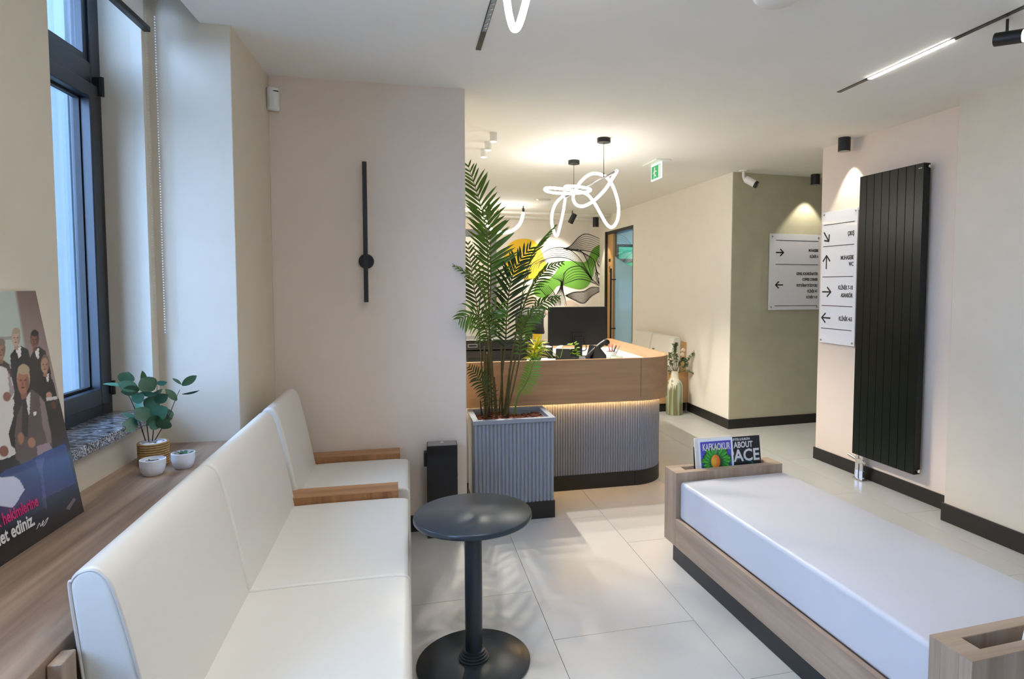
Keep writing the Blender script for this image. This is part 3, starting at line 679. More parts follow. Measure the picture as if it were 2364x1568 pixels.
# ================================================================== BENCH WITH BOOK BOXES
bn2 = thing('bench', 'long white cushioned oak bench with open book boxes at both ends', 'bench', fr(BZ, 1.503, 2.1), BZ)
bY = lambda y: y-2.1
bw = .656
part('plinth', MB().box(.03, bw-.03, bY(1.26), bY(3.00), 0, .112), 'charcoal_frame', bn2, bevel=.002)
part('side_rail', MB().box(0, .022, bY(1.346), bY(2.913), .111, .262), 'wood_oak_y', bn2, bevel=.0015)
part('side_rail', MB().box(bw-.022, bw, bY(1.346), bY(2.913), .111, .262), 'wood_oak_y', bn2, bevel=.0015)
part('platform', MB().box(.022, bw-.022, bY(1.346), bY(2.913), .15, .255), 'wood_oak_y', bn2)
def bookbox(y0, y1, zt, s0, s1):
    g = MB()
    b = part('book_box', MB().box(0, bw, y0, s0, .111, zt).box(0, bw, s1, y1, .111, zt).box(0, .075, s0, s1, .111, zt).box(bw-.06, bw, s0, s1, .111, zt).box(.075, bw-.06, s0, s1, .111, .14), 'wood_oak_z', bn2, bevel=.0015)
    part('top_rim', MB().box(0.0005, bw-.0005, y0+.0005, s0-.001, zt-.001, zt+.001).box(.0005, bw-.0005, s1+.001, y1-.0005, zt-.001, zt+.001).box(.0005, .074, s0-.001, s1+.001, zt-.001, zt+.001).box(bw-.059, bw-.0005, s0-.001, s1+.001, zt-.001, zt+.001), 'wood_oak_x', b)
bookbox(bY(2.913), bY(3.048), .507, bY(2.957), bY(3.012))
bookbox(bY(1.212), bY(1.346), .502, bY(1.252), bY(1.308))
cu = MB()
nx, ny = 14, 30
cx0, cx1, cy0, cy1 = .018, bw+.006, bY(1.352), bY(2.906)
def cz(u, v): return .463+.014*(1-(2*u-1)**4)*(1-(2*v-1)**8)
gv = []
for j in range(ny+1):
    for i in range(nx+1):
        u, v = i/nx, j/ny; gv.append((cx0+(cx1-cx0)*u, cy0+(cy1-cy0)*v, cz(u, v)))
top = gv; bot = [(x, y, .262) for x, y, z in gv]
n_ = len(gv); fs = []
for j in range(ny):
    for i in range(nx):
        a = j*(nx+1)+i; fs.append((a, a+1, a+nx+2, a+nx+1)); fs.append((n_+a, n_+a+nx+1, n_+a+nx+2, n_+a+1))
for i in range(nx):
    fs.append((i, n_+i, n_+i+1, i+1)); a = ny*(nx+1)+i; fs.append((a, a+1, n_+a+1, n_+a))
for j in range(ny):
    a = j*(nx+1); b_ = (j+1)*(nx+1); fs.append((a, b_, n_+b_, n_+a)); a += nx; b_ += nx; fs.append((a, n_+a, n_+b_, b_))
cu.add(top+bot, fs)
part('cushion', cu, 'leather_white', bn2, bevel=.017, seg=4)

# magazines in the far box, paperback in the near box
def magazine(name, label, loc, w, h, t, tiltx, cover, rzl=0, yaw=0):
    m = thing(name, label, 'magazine', loc, rot=(R(tiltx), R(rzl), BZ+yaw))
    part('pages', MB().box(0, w, 0, t, 0, h), 'paper', m, bevel=.001)
    if cover is not None:
        nx, ny = 90, 120
        us, vs = np.meshgrid(np.linspace(0, 1, nx), np.linspace(0, 1, ny))
        me = D.meshes.new('cover'); me.from_pydata([(u*w, -.0008, v*h) for u, v in zip(us.ravel(), vs.ravel())], [], [(j*nx+i, j*nx+i+1, (j+1)*nx+i+1, (j+1)*nx+i) for j in range(ny-1) for i in range(nx-1)])
        me.materials.append(MATS['print_paper']); a = me.color_attributes.new('print', 'FLOAT_COLOR', 'POINT')
        a.data.foreach_set('color', np.hstack([tolin(cover(us.ravel(), vs.ravel())), np.ones((nx*ny, 1))]).astype(np.float32).ravel()); obj('cover', me, m)
    return m
rng = np.random.RandomState(3)
def sm(d, w=.02): return np.clip(.5-d/w, 0, 1)[:, None]
def cover_blue(u, v):
    h = np.stack([50+30*v+0*u, 100-30*v, 190-10*v], 1)*1.0
    h = h*(1-sm(.15-u*.0-(v-.30)*0+99)) 
    th = np.arctan2((v-.50)*1.25, u-.5); r = np.hypot(u-.5, (v-.50)*1.25)
    rr = .40+.03*np.sin(9*th)+.02*np.sin(17*th+1)+.015*np.sin(31*th)
    low = sm(v-.25, .5); h = h*(1-low*.5)+np.array([120, 190, 215])*low*.5
    h = h*(1-sm(r-rr-.03, .03))+np.array([14, 34, 40])*sm(r-rr-.03, .03)
    gg = np.array([52, 150, 48])*(1+.35*np.sin(23*th+14*r)[:, None]*np.cos(19*u-13*v)[:, None])
    gg = gg*(1-.5*sm(np.abs(u-.5)-.03, .1))
    h = h*(1-sm(r-rr, .03))+gg*sm(r-rr, .03)
    h = h*(1-sm(r-.2, .1)*.7)+np.array([20, 40, 20])*sm(r-.2, .1)*.7
    pr_ = np.hypot((u-.47)/.13, (v-.52)/.145)-1
    pk = np.stack([236-20*(u-.4)*3, 150-140*(u-.42)*2, 50+0*u], 1); yel = np.exp(-(((u-.43)/.07)**2+((v-.51)/.07)**2))[:, None]
    pk = pk*(1-yel*.7)+np.array([240, 200, 50])*yel*.7
    h = h*(1-sm(pr_, .08))+pk*sm(pr_, .08)
    lf = np.abs((u-.50)-(v-.74)*.35)-.035*np.sin(np.clip((v-.66)/.18, 0, 1)*PI)
    lm_ = sm(lf, .02)*((v > .66) & (v < .84))[:, None]; h = h*(1-lm_)+np.array([110, 150, 120])*lm_
    wh = np.maximum(np.maximum(.055-u, u-.945), v-.945); h = h*(1-sm(-wh, .012))+np.array([226, 232, 240])*sm(-wh, .012)
    return h
def cover_space(u, v):
    h = np.stack([18+6*v, 18+8*v, 24+10*v], 1)*np.ones((len(u), 1)); st = rng.rand(len(u)) > .985
    h[st] = 120
    r = np.hypot((u-.35)/.42, (v-.28)/.26); pl = sm(r-1, .06); h = h*(1-pl)+np.array([16, 26, 30])*pl
    rim = np.exp(-((r-1)/.06)**2)[:, None]*(v > .3)[:, None]; h = h+np.array([30, 90, 100])*rim
    f = np.exp(-(((u-.75)/.28)**2+((v-.10)/.14)**2))[:, None]*(1+.5*np.sin(40*u+30*v)[:, None]*np.sin(33*v)[:, None]); h = h+np.array([230, 110, 20])*np.clip(f, 0, 1)
    return np.clip(h, 0, 255)
BX = lambda x, y, z: fr(BZ, x, y, z)
mz = .141
m1 = magazine('magazine', 'white edged magazine with green leaf ring and orange fruit on blue cover', BX(1.683, 2.962, mz+.264), .214, .262, .004, -9, cover_blue)
m1.location = BX(1.683, 2.960, .42); 
m1.location = BX(1.678, 2.963, .395)
text('lettering', 'KAFKAOKUR', .052, 'white_ink', m1, (.110, -.0016, .200), (PI/2, 0, 0), 'CENTER', .0012, .0002, .56)
m2 = magazine('magazine', 'dark magazine with planet and fiery glow, right of the blue cover', BX(1.880, 2.968, .395), .190, .262, .005, -9, cover_space)
text('lettering', 'ABOUT', .046, 'white_ink', m2, (.142, -.0016, .200), (PI/2, 0, 0), 'RIGHT', .0014, .0002, .78)
text('lettering', 'SPACE', .092, 'white_ink', m2, (.182, -.0016, .126), (PI/2, 0, 0), 'RIGHT', .002, .0002, .95)
text('lettering', 'JUPITER & EUROPA', .018, 'white_ink', m2, (.128, -.0016, .240), (PI/2, 0, 0), 'RIGHT', .0004, .0002, .8)
text('lettering', '20', .050, 'white_ink', m2, (.085, -.0016, .045), (PI/2, 0, 0), 'RIGHT', .0015, .0002, .9)
m3 = magazine('magazine', 'white spined magazine standing behind the blue covered one', BX(1.662, 2.975, .395), .232, .268, .006, -9, None)
m4 = single('leaflet_stand', MB().box(0, .024, 0, .004, 0, .215), 'black_plastic', 'thin black magazine edge standing left of the white magazine', 'magazine', BX(1.655, 2.985, .40), rot=(R(-8), R(5), BZ+R(20)))
bk = thing('paperback', 'thick white paperback with dark red cover standing in the near book box', 'book', BX(1.713, 1.275, .14), rot=(R(4), R(7), BZ+R(-4)))
part('pages', MB().box(.003, .16, -.018, .018, 0, .435), 'paper', bk, bevel=.001)
part('spine', MB().box(-.002, .003, -.021, .021, 0, .437), 'paper', bk, bevel=.002)
part('cover', MB().box(0.0, .162, .018, .021, 0, .437), 'paper', bk)
part('cover', MB().box(.02, .162, -.022, -.018, 0, .437), 'red_cover', bk)
for i in range(5): part('print_line', MB().box(.045, .12, -.0226, -.022, .395-i*.010, .398-i*.010), 'piping', bk)

# ================================================================== RADIATOR AND SIGNS
rd = thing('radiator', 'tall dark anthracite panel radiator hanging on the pink right wall', 'radiator', fr(RZ, 3.603, 3.96), RZ+R(-90))
# local: x to the right along the wall (towards the viewer), -y out into the room
RXO, RX1, RZ0, RZ1 = 0, .585, .196, 2.335
npan = 8; pw = (RX1-RXO)/npan
pm = MB().box(.0018, pw-.0018, -.092, -.080, 0, RZ1-RZ0).mesh('panel', 'radiator')
for i in range(npan):
    o = obj('panel', pm, rd, (i*pw, 0, RZ0), bevel=.0015)
part('back_plate', MB().box(.002, RX1-.002, -.081, -.052, RZ0+.01, RZ1-.008), 'slot_black', rd)
part('header', MB().box(0, RX1, -.0795, -.046, RZ1-.05, RZ1-.001), 'radiator', rd, bevel=.002)
part('header', MB().box(0, RX1, -.0795, -.046, RZ0+.001, RZ0+.05), 'radiator', rd, bevel=.002)
part('side_panel', MB().box(RX1-.006, RX1, -.088, -.036, RZ0, RZ1), 'radiator', rd, bevel=.001)
part('bleed_valve', MB().cyl((RX1, -.06, RZ1-.025), (RX1+.016, -.06, RZ1-.025), .011, n=14).cyl((RX1+.016, -.06, RZ1-.025), (RX1+.024, -.06, RZ1-.025), .007, n=10), 'chrome', rd, smooth=True)
part('plug', MB().cyl((RX1, -.06, RZ0+.025), (RX1+.014, -.06, RZ0+.025), .012, n=14), 'chrome', rd, smooth=True)
part('bracket', MB().box(.1, .14, -.053, 0, 1.9, 1.95).box(.44, .48, -.053, 0, 1.9, 1.95).box(.1, .14, -.053, 0, .6, .65).box(.44, .48, -.053, 0, .6, .65), 'radiator', rd)
part('maker_plate', MB().box(RX1-.045, RX1-.015, -.0925, -.092, RZ1-.035, RZ1-.030), 'steel', rd)
vb = part('valve_body', MB().box(.022, .092, -.078, -.052, .125, .168), 'chrome', rd, bevel=.005)
part('valve_tail', MB().cyl((.032, -.065, .165), (.032, -.065, .20), .013, n=14).cyl((.082, -.065, .165), (.082, -.065, .20), .013, n=14), 'chrome', rd, smooth=True)
part('thermostat_head', MB().cyl((.024, -.065, .15), (-.05, -.075, .172), .012, .014, n=16), 'chrome', rd, smooth=True)
part('lockshield', MB().cyl((.09, -.07, .147), (.122, -.085, .147), .010, n=12), 'chrome', rd, smooth=True)
part('pipe_cover', MB().cyl((.034, -.065, .01), (.034, -.065, .13), .018, n=16).cyl((.08, -.065, .01), (.08, -.065, .13), .018, n=16), 'chrome', rd, smooth=True)
part('pipe_sleeve', MB().cyl((.034, -.065, .012), (.034, -.065, .075), .023, n=6).cyl((.08, -.065, .012), (.08, -.065, .075), .023, n=6), 'chrome', rd, bevel=.002)
part('floor_rosette', MB().box(.006, .108, -.092, -.038, 0, .012), 'chrome', rd, bevel=.006, seg=3)

def arrow(mb, cx, cz, d, s=.06, w=.0125):
    """d: direction angle; shaft and two head strokes, in the sign plane"""
    def bar(a, b):
        a, b = Vector(a), Vector(b); t = (b-a).normalized(); n = Vector((-t.y, t.x))*w/2
        mb.prismY([(a.x+n.x, a.y+n.y), (a.x-n.x, a.y-n.y), (b.x-n.x, b.y-n.y), (b.x+n.x, b.y+n.y)], -.0275, -.0262)
    dv = Vector((math.cos(d), math.sin(d))); tip = Vector((cx, cz))+dv*s; tail = Vector((cx, cz))-dv*s
    bar(tail, tip-dv*w*.4)
    for k in (1, -1):
        a = d+PI+k*R(42); bar(tip+Vector((math.cos(a+PI), math.sin(a+PI)))*w*.3, tip+Vector((math.cos(a), math.sin(a)))*s*1.15)
    return mb
def sign(name, label, loc, rz, w, z0, z1, rules, arrows, lines, lx0, bolt):
    s = thing(name, label, 'sign', loc, rz)
    part('board', MB().box(0, w, -.026, -.018, z0, z1), 'acrylic', s, bevel=.001)
    bm_ = MB().lathe([(.009, -.0), (.009, .012), (.007, .014), (.001, .014)], n=14).mesh('standoff_bolt', 'steel', True)
    for x in (bolt, w-bolt):
        for z in (z0+bolt, z1-bolt): obj('standoff_bolt', bm_, s, (x, -.016, z), (PI/2, 0, 0))
    part('standoff', MB().cyl((bolt, 0, z0+bolt), (bolt, -.018, z0+bolt), .007, n=10).cyl((w-bolt, 0, z0+bolt), (w-bolt, -.018, z0+bolt), .007, n=10).cyl((bolt, 0, z1-bolt), (bolt, -.018, z1-bolt), .007, n=10).cyl((w-bolt, 0, z1-bolt), (w-bolt, -.018, z1-bolt), .007, n=10), 'steel', s)
    for z in rules: part('rule', MB().box(lx0, w-.03, -.0272, -.026, z-.0028, z+.0028), 'ink', s)
    for cx, z, d, sz in arrows: part('arrow', arrow(MB(), cx, z, d, sz), 'ink', s)
    for z, t_, sz in lines: text('lettering', t_, sz, 'ink', s, (w-.03, -.0268, z-sz*.36), (PI/2, 0, 0), 'RIGHT', .0011, .0006, .64)
    return s
# sign beside the radiator (wall faces the viewer's left)
def zr(px, py): return fr(-RZ, *at(px, py, p=fr(RZ, 3.577, 0), n=fr(RZ, 1, 0)))
a0 = zr(1895, 640)
sy0 = a0.y
def sx(px, py): return sy0-zr(px, py).y
def szz(px, py): return zr(px, py).z
W2 = sx(1976, 640)
ar = lambda px, py, d, s: (sx(px, py), szz(px, py), d, s)
sign('direction_sign', 'white acrylic direction sign with four arrows beside the radiator', fr(RZ, 3.603, sy0), RZ-PI/2, W2, szz(1893, 790), szz(1896, 492),
     [szz(1935, 516), szz(1935, 567), szz(1935, 639), szz(1935, 707), szz(1935, 761)],
     [ar(1908, 547, R(-52), .050), ar(1908, 606, PI/2, .056), ar(1908, 674, 0, .052), ar(1907, 734, PI, .052)],
     [(szz(1965, 538), 'ÇIKIŞ', .046), (szz(1962, 594), 'MUHASEBE', .046), (szz(1968, 609), 'WC', .046), (szz(1960, 664), 'KLİNİK 7-10', .046), (szz(1960, 682), 'ASANSÖR', .046), (szz(1960, 737), 'KLİNİK 4-5', .046)], .02, .022)
# sign on the olive end wall
ez = math.atan2(6.03-5.787, 7.1-3.2755)
en = Vector((math.sin(ez), -math.cos(ez), 0)); ep = Vector((3.2755, 5.787, 0))+en*.026; ed_ = Vector((math.cos(ez), math.sin(ez), 0))
def ew(px, py): q = at(px, py, p=ep, n=en); return (q-Vector((3.2755, 5.787, 0))).dot(ed_), q.z
x0, zt = ew(1778, 539); _, zb = ew(1772, 716); x1_, _ = ew(1888, 620)
W1 = x1_-x0+.03
zz = lambda px, py: ew(px, py)[1]
sign('direction_sign', 'white acrylic direction sign with two arrows on the olive end wall', Vector((3.2755, 5.787, 0))+ed_*x0, ez, W1, zb, zt,
     [zz(1840, 556), zz(1840, 611), zz(1840, 706)], [(ew(1800, 583)[0]-x0, zz(1800, 583), 0, .047), (ew(1799, 658)[0]-x0, zz(1799, 658), PI, .047)],
     [(zz(1870, 578), 'MUHASEBE', .040), (zz(1870, 592), 'KLİNİK 6', .040), (zz(1860, 632), 'GENEL KOORDİNATÖR', .040), (zz(1860, 645), 'COFFEE CORNER', .040), (zz(1860, 659), 'FOTOĞRAF STÜDYOSU', .040), (zz(1870, 672), 'KLİNİK 4-5', .040), (zz(1870, 686), 'KLİNİK 7-10', .040)], .075, .03)

# ================================================================== PLANTER AND PALM
pl = thing('planter', 'square grey fluted planter box on black plinth holding the tall palm', 'planter', (.40, 3.815, 0), 0)
PW, PD_, PH = .52, .40, .655
part('plinth', MB().box(-.002, PW+.002, -.004, PD_, 0, .112), 'black_trim', pl, bevel=.003)
part('shell', MB().box(.012, PW-.012, .010, .035, .112, PH-.026).box(.012, PW-.012, PD_-.03, PD_-.008, .112, PH-.026).box(.012, .035, .035, PD_-.03, .112, PH-.026).box(PW-.035, PW-.012, .035, PD_-.03, .112, PH-.026), 'flute_grey', pl)
part('rim', MB().box(-.004, PW+.004, -.006, .032, PH-.026, PH).box(-.004, PW+.004, PD_-.032, PD_, PH-.026, PH).box(-.004, .032, .032, PD_-.032, PH-.026, PH).box(PW-.032, PW+.004, .032, PD_-.032, PH-.026, PH), 'flute_grey', pl, bevel=.002)
nfl = 21; fp = (PW-.004)/nfl; fr_ = fp*.40
def flute_mesh(r, h):
    return MB().prism([(r*math.cos(PI+PI*k/8), r*math.sin(PI+PI*k/8)) for k in range(9)], 0, h).mesh('flute', 'flute_grey', True, 60)
fm = flute_mesh(fr_, PH-.027-.112)
for i in range(nfl): obj('flute', fm, pl, (.002+fp*(i+.5), .0105, .112))
for i in range(15): obj('flute', fm, pl, (PW-.0125, .014+fp*(i+.5), .112), (0, 0, PI/2))
for i in range(15): obj('flute', fm, pl, (.0125, .014+fp*(i+.5), .112), (0, 0, -PI/2))
sb = MB(); rr = random.Random(4)
part('soil', MB().box(.03, PW-.03, .03, PD_-.03, .5, .595), 'soil', pl)
for i in range(420):
    x, y = rr.uniform(.035, PW-.04), rr.uniform(.035, PD_-.04); a = rr.uniform(0, PI); l, w_ = rr.uniform(.012, .03), rr.uniform(.005, .012); z = .596+rr.uniform(0, .012)+.022*math.sin(x*9)**2
    c, s_ = math.cos(a), math.sin(a); tl = rr.uniform(-.006, .006)
    pts = [(x+c*l-s_*w_, y+s_*l+c*w_, z+tl), (x-c*l-s_*w_, y-s_*l+c*w_, z-tl), (x-c*l+s_*w_, y-s_*l-c*w_, z-tl), (x+c*l+s_*w_, y+s_*l-c*w_, z+tl)]
    sb.add(pts+[(p[0], p[1], p[2]+.005) for p in pts], [(0, 3, 2, 1), (4, 5, 6, 7), (0, 1, 5, 4), (1, 2, 6, 5), (2, 3, 7, 6), (3, 0, 4, 7)])
mu = part('bark_mulch', sb, 'mulch', pl); mu['kind'] = 'stuff'

pm_ = thing('areca_palm', 'tall green areca palm with feathery fronds growing in the grey planter', 'palm', (.66, 4.03, .6), 0)
PO = Vector((.66, 4.03, .6))
rp_ = random.Random(11)
def frond(px, dys, t0, ln, m, faceroll=0, droop=.25, n=26, wid=.020, up=.55, side=(1, 1), lmin=.35):
    P = [at(x, y, Y=4.03+dy)-PO for (x, y), dy in zip(px, dys)]
    C = bez(P, 10); N = len(C)
    rach = part('rachis', MB().tube(C, [.0065*(1-.82*i/(N-1)) for i in range(N)], 7), 'cane' if m != 'leaf_palm_bright' else 'leaf_palm', pm_, smooth=True)
    mb = MB(); cum = [0]
    for a, b in zip(C, C[1:]): cum.append(cum[-1]+(b-a).length)
    T = cum[-1]
    def pt(s):
        for i in range(N-1):
            if cum[i+1] >= s or i == N-2:
                f = min(1, max(0, (s-cum[i])/max(1e-6, cum[i+1]-cum[i]))); return C[i].lerp(C[i+1], f), (C[i+1]-C[i]).normalized()
    n = int(n*.86)
    for k in range(n):
        u = (k+.5)/n; s = T*(t0+(1-t0)*u); p, tg = pt(s)
        nrm = Vector((0, -1, .25)); nrm = (nrm-tg*nrm.dot(tg)).normalized()
        nrm = Matrix.Rotation(faceroll+.25*math.sin(u*5), 3, tg) @ nrm
        sd = tg.cross(nrm).normalized()
        L0 = ln*max(lmin if u < .5 else .30, math.sin(PI*(.16+.80*u))**.8)
        for sg, on in ((1, side[0]), (-1, side[1])):
            if not on: continue
            ua = up+.35*u+rp_.uniform(-.08, .08)
            d = (sd*sg*math.cos(ua*1.25)+tg*math.sin(ua*1.25)+nrm*.18).normalized()
            l = L0*on*rp_.uniform(.86, 1.1); w_ = .82*wid*rp_.uniform(.8, 1.1)*(.6+.5*math.sin(PI*u))
            q = p.copy(); vs = []; m_ = 5
            wv = d.cross(nrm).normalized(); fold = nrm
            for j in range(m_+1):
                t = j/m_; ww = w_*.5*(math.sin(PI*min(1, .12+.85*t))**.8 if j < m_ else .02)
                c = q
                vs += [tuple(c-wv*ww), tuple(c+fold*ww*.5*-1), tuple(c+wv*ww)]
                dd = (d+Vector((0, 0, -droop*t*1.6))).normalized(); q = q+dd*(l/m_)
            fs = []
            for j in range(m_):
                o = j*3; fs += [(o, o+1, o+4, o+3), (o+1, o+2, o+5, o+4)]
            mb.add(vs, fs)
    f = part('frond', mb, m, pm_, smooth=True)
    return f
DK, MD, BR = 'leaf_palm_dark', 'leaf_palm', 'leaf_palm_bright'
# tall left frond, its lower companion, front fans, centre, right sprays
frond([(1136, 958), (1131, 820), (1128, 690), (1126, 592), (1120, 526), (1104, 455), (1080, 380)], [0, .0, .0, .02, .04, .06, .08], .50, .20, MD, .1, .12, 30, .024, .42, (1, .9))
frond([(1130, 955), (1128, 830), (1131, 700), (1133, 620), (1130, 540), (1122, 480)], [.05, .05, .03, -.02, -.06, -.08], .55, .21, MD, -.2, .08, 24, .024, .35, (1.0, .55))
frond([(1143, 958), (1136, 840), (1130, 760), (1112, 672), (1080, 634), (1047, 613)], [-.05, -.12, -.15, -.20, -.25, -.26], .50, .10, MD, .9, .5, 24, .018, .5)
frond([(1146, 960), (1137, 870), (1128, 796), (1118, 752), (1098, 726), (1060, 738)], [-.06, -.12, -.16, -.22, -.28, -.32], .60, .17, MD, .2, .75, 22, .018, .35)
frond([(1146, 960), (1138, 870), (1130, 796), (1132, 745), (1145, 715), (1172, 712)], [-.04, -.10, -.14, -.20, -.25, -.26], .60, .14, MD, .1, .6, 18, .018, .4)
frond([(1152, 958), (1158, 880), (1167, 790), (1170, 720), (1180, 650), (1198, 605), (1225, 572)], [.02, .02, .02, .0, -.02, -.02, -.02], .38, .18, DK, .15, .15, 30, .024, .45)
frond([(1163, 958), (1180, 830), (1200, 720), (1212, 640), (1230, 585), (1282, 521)], [.04, .05, .07, .08, .08, .06], .55, .10, MD, 1.0, .05, 26, .020, .75)
frond([(1165, 958), (1178, 850), (1200, 735), (1228, 665), (1262, 622), (1299, 606)], [-.02, -.04, -.06, -.08, -.10, -.10], .52, .105, MD, .7, .45, 26, .018, .5)
frond([(1168, 956), (1185, 850), (1212, 755), (1236, 712), (1262, 694), (1292, 686)], [-.04, -.06, -.10, -.12, -.14, -.15], .55, .10, MD, .5, .6, 20, .018, .45)
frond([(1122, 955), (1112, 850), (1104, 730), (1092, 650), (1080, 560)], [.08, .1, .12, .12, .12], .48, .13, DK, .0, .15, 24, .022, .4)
frond([(1170, 955), (1186, 890), (1200, 820), (1204, 770), (1222, 735), (1254, 724)], [-.08, -.10, -.12, -.14, -.16, -.16], .52, .11, MD, .3, .55, 18, .020, .4)
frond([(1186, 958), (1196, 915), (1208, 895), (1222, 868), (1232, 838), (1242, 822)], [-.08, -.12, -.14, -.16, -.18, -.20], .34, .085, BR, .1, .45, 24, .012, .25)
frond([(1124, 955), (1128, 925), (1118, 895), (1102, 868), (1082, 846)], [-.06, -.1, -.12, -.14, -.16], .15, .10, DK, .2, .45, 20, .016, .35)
cn = []
for px0, px1, r_, dy in (((1120, 962), (1119, 800), .009, 0), ((1127, 962), (1124, 815), .010, .03), ((1148, 964), (1140, 870), .010, -.05), ((1160, 962), (1158, 800), .008, .03), ((1172, 960), (1176, 850), .008, .0)):
    a, b = at(*px0, Y=4.03+dy)-PO, at(*px1, Y=4.03+dy)-PO; a.z = min(a.z, -.01)
    part('cane', MB().tube([a, a.lerp(b, .33), a.lerp(b, .66), b], [r_*1.15, r_, r_*.9, r_*.7], 9), 'cane', pm_, smooth=True)
for x, y, dy in ((1112, 925, -.02), (1131, 930, -.03)):
    a = at(x, 960, Y=4.03+dy)-PO; b = at(x-3, y, Y=4.03+dy)-PO
    part('sheath_stub', MB().tube([a, b], [.008, .004], 6), 'stem_dark', pm_)

# ================================================================== RECEPTION DESK
dk = thing('reception_desk', 'oak topped reception desk with rounded corner and grey fluted base', 'desk', (1.0, 4.22, 0), 0)
dx, dy_ = lambda x: x-1.0, lambda y: y-4.22
XL = .32                                      # left end, hidden behind the planter
RB = .322; cxb, cyb = 1.667, 4.22+RB           # band corner centre
XR = cxb+RB
T = .028
def arc(cx, cy, r, a0, a1, n): return [(cx+r*math.cos(R(a0+(a1-a0)*i/n)), cy+r*math.sin(R(a0+(a1-a0)*i/n))) for i in range(n+1)]
loc2 = lambda P: [(x-1.0, y-4.22) for x, y in P]
ZB0, ZB1 = .655, .972
part('front_panel', MB().prism(loc2([(XL, 4.22), (cxb-.0015, 4.22), (cxb-.0015, 4.22+T), (XL, 4.22+T)]), ZB0, ZB1), 'wood_desk', dk, bevel=.001)
part('corner_panel', MB().prism(loc2([(cxb+.0015, 4.22)]+arc(cxb, cyb, RB, -89, 0, 20)+arc(cxb, cyb, RB-T, 0, -89, 20)+[(cxb+.0015, 4.22+T)]), ZB0, ZB1), 'wood_desk', dk, smooth=True)
part('side_panel', MB().prism(loc2([(XR, cyb+.002), (XR, 5.85), (XR-T, 5.85), (XR-T, cyb+.002)]), ZB0, ZB1), 'wood_desk_y', dk, bevel=.001)
part('back_panel', MB().box(dx(1.2), dx(XR-T), dy_(5.82), dy_(5.85), .1, ZB1), 'wood_desk', dk)
part('worktop', MB().prism(loc2([(XL, 4.22+T), (cxb, 4.22+T)]+arc(cxb, cyb, RB-T, -90, 0, 12)+[(XR-T, 5.82), (1.3, 5.82), (1.3, 5.0), (XL, 5.0)]), .86, .89), 'white_plastic', dk)
part('soffit', MB().prism(loc2([(XL, 4.22+.001), (cxb, 4.22+.001)]+arc(cxb, cyb, RB-.001, -90, 0, 14)+[(XR-.001, 5.85), (XR-.3, 5.85), (XR-.3, 4.7), (XL, 4.7)]), ZB0+.016, ZB0+.03), 'wood_desk', dk)
RBb = .285; cx2, cy2 = 1.655, 4.305+RBb
XRb = cx2+RBb
base = [(XL, 4.305), (cx2, 4.305)]+arc(cx2, cy2, RBb, -90, 0, 16)+[(XRb, 5.83), (XRb-.04, 5.83)]+arc(cx2, cy2, RBb-.04, 0, -90, 16)+[(XL, 4.345)]
part('base_panel', MB().prism(loc2(base), .11, ZB0+.017), 'flute_grey', dk, smooth=True)
def off(P0, d): return [(XL, 4.305-d), (cx2, 4.305-d)]
part('kick_plinth', MB().prism(loc2([(XL, 4.295), (cx2-.001, 4.295), (cx2-.001, 4.36), (XL, 4.36)]), 0, .112), 'black_trim', dk, bevel=.001)
part('kick_plinth', MB().prism(loc2([(cx2+.001, 4.295)]+arc(cx2, cy2, RBb+.010, -89.8, 0, 16)+[(XRb+.010, 5.84), (XRb-.05, 5.84)]+arc(cx2, cy2, RBb-.05, 0, -89, 16)), 0, .112), 'black_trim', dk, smooth=True)
fpd = .0193; fdm = flute_mesh(.0083, ZB0+.016-.111)
n1 = int((cx2-XL)/fpd)
for i in range(n1): obj('flute', fdm, dk, (dx(cx2)-fpd*(i+.5), dy_(4.3055), .1115))
n2 = int(RBb*PI/2/fpd)
for i in range(n2):
    a = -PI/2+(i+.5)*fpd/RBb; obj('flute', fdm, dk, (dx(cx2+(RBb-.0005)*math.cos(a)), dy_(cy2+(RBb-.0005)*math.sin(a)), .1115), (0, 0, a+PI/2))
for i in range(24): obj('flute', fdm, dk, (dx(XRb-.0005), dy_(cy2)+fpd*(i+.5), .1115), (0, 0, PI/2))
led = MB().tube([(x-1.0, y-4.22, ZB0+.010) for x, y in [(XL, 4.285), (cx2, 4.285)]+arc(cx2, cy2, RBb+.02, -85, 0, 14)+[(XRb+.02, 5.8)]], .004, 6)
part('led_strip', led, 'strip_warm', dk)

# things on the desk
DZ = .89
mo = thing('monitor', 'large black computer monitor seen from behind on the reception desk', 'monitor', (1.40, 5.0, DZ), R(2))
part('screen_housing', MB().box(-.256, .250, -.018, .018, .108, .432), 'black_plastic', mo, bevel=.006)
part('rear_hub', MB().box(-.05, .05, -.03, -.016, .13, .21), 'black_plastic', mo, bevel=.006)
part('bezel_edge', MB().box(.2502, .2535, -.006, .016, .13, .428), 'grey_plastic', mo)
part('neck', MB().box(-.032, .032, -.04, -.015, .0, .18), 'black_plastic', mo, bevel=.004)
part('foot', MB().lathe([(.125, 0), (.125, .006), (.11, .014), (.03, .02), (.001, .02)], n=40, sy=.75), 'grey_plastic', mo, smooth=True)
part('cable', MB().tube(bez([(.06, -.03, .16), (.062, -.05, .09), (.055, -.05, .07), (.03, -.03, .06)]), .004, 6), 'black_plastic', mo, smooth=True)
prn = thing('printer', 'wide black office printer at the left end of the reception desk', 'printer', (.64, 4.72, DZ), 0)
part('body', MB().box(-.24, .245, -.14, .22, 0, .125), 'black_plastic', prn, bevel=.006)
part('scanner_lid', MB().box(-.24, .250, -.145, .22, .13, .205), 'black_plastic', prn, bevel=.008)
part('control_panel', MB().box(-.20, -.13, -.149, -.144, .15, .175), 'lens_grey', prn, bevel=.001)
part('screen', MB().box(-.195, -.135, -.1505, -.1488, .154, .171), 'ink', prn)
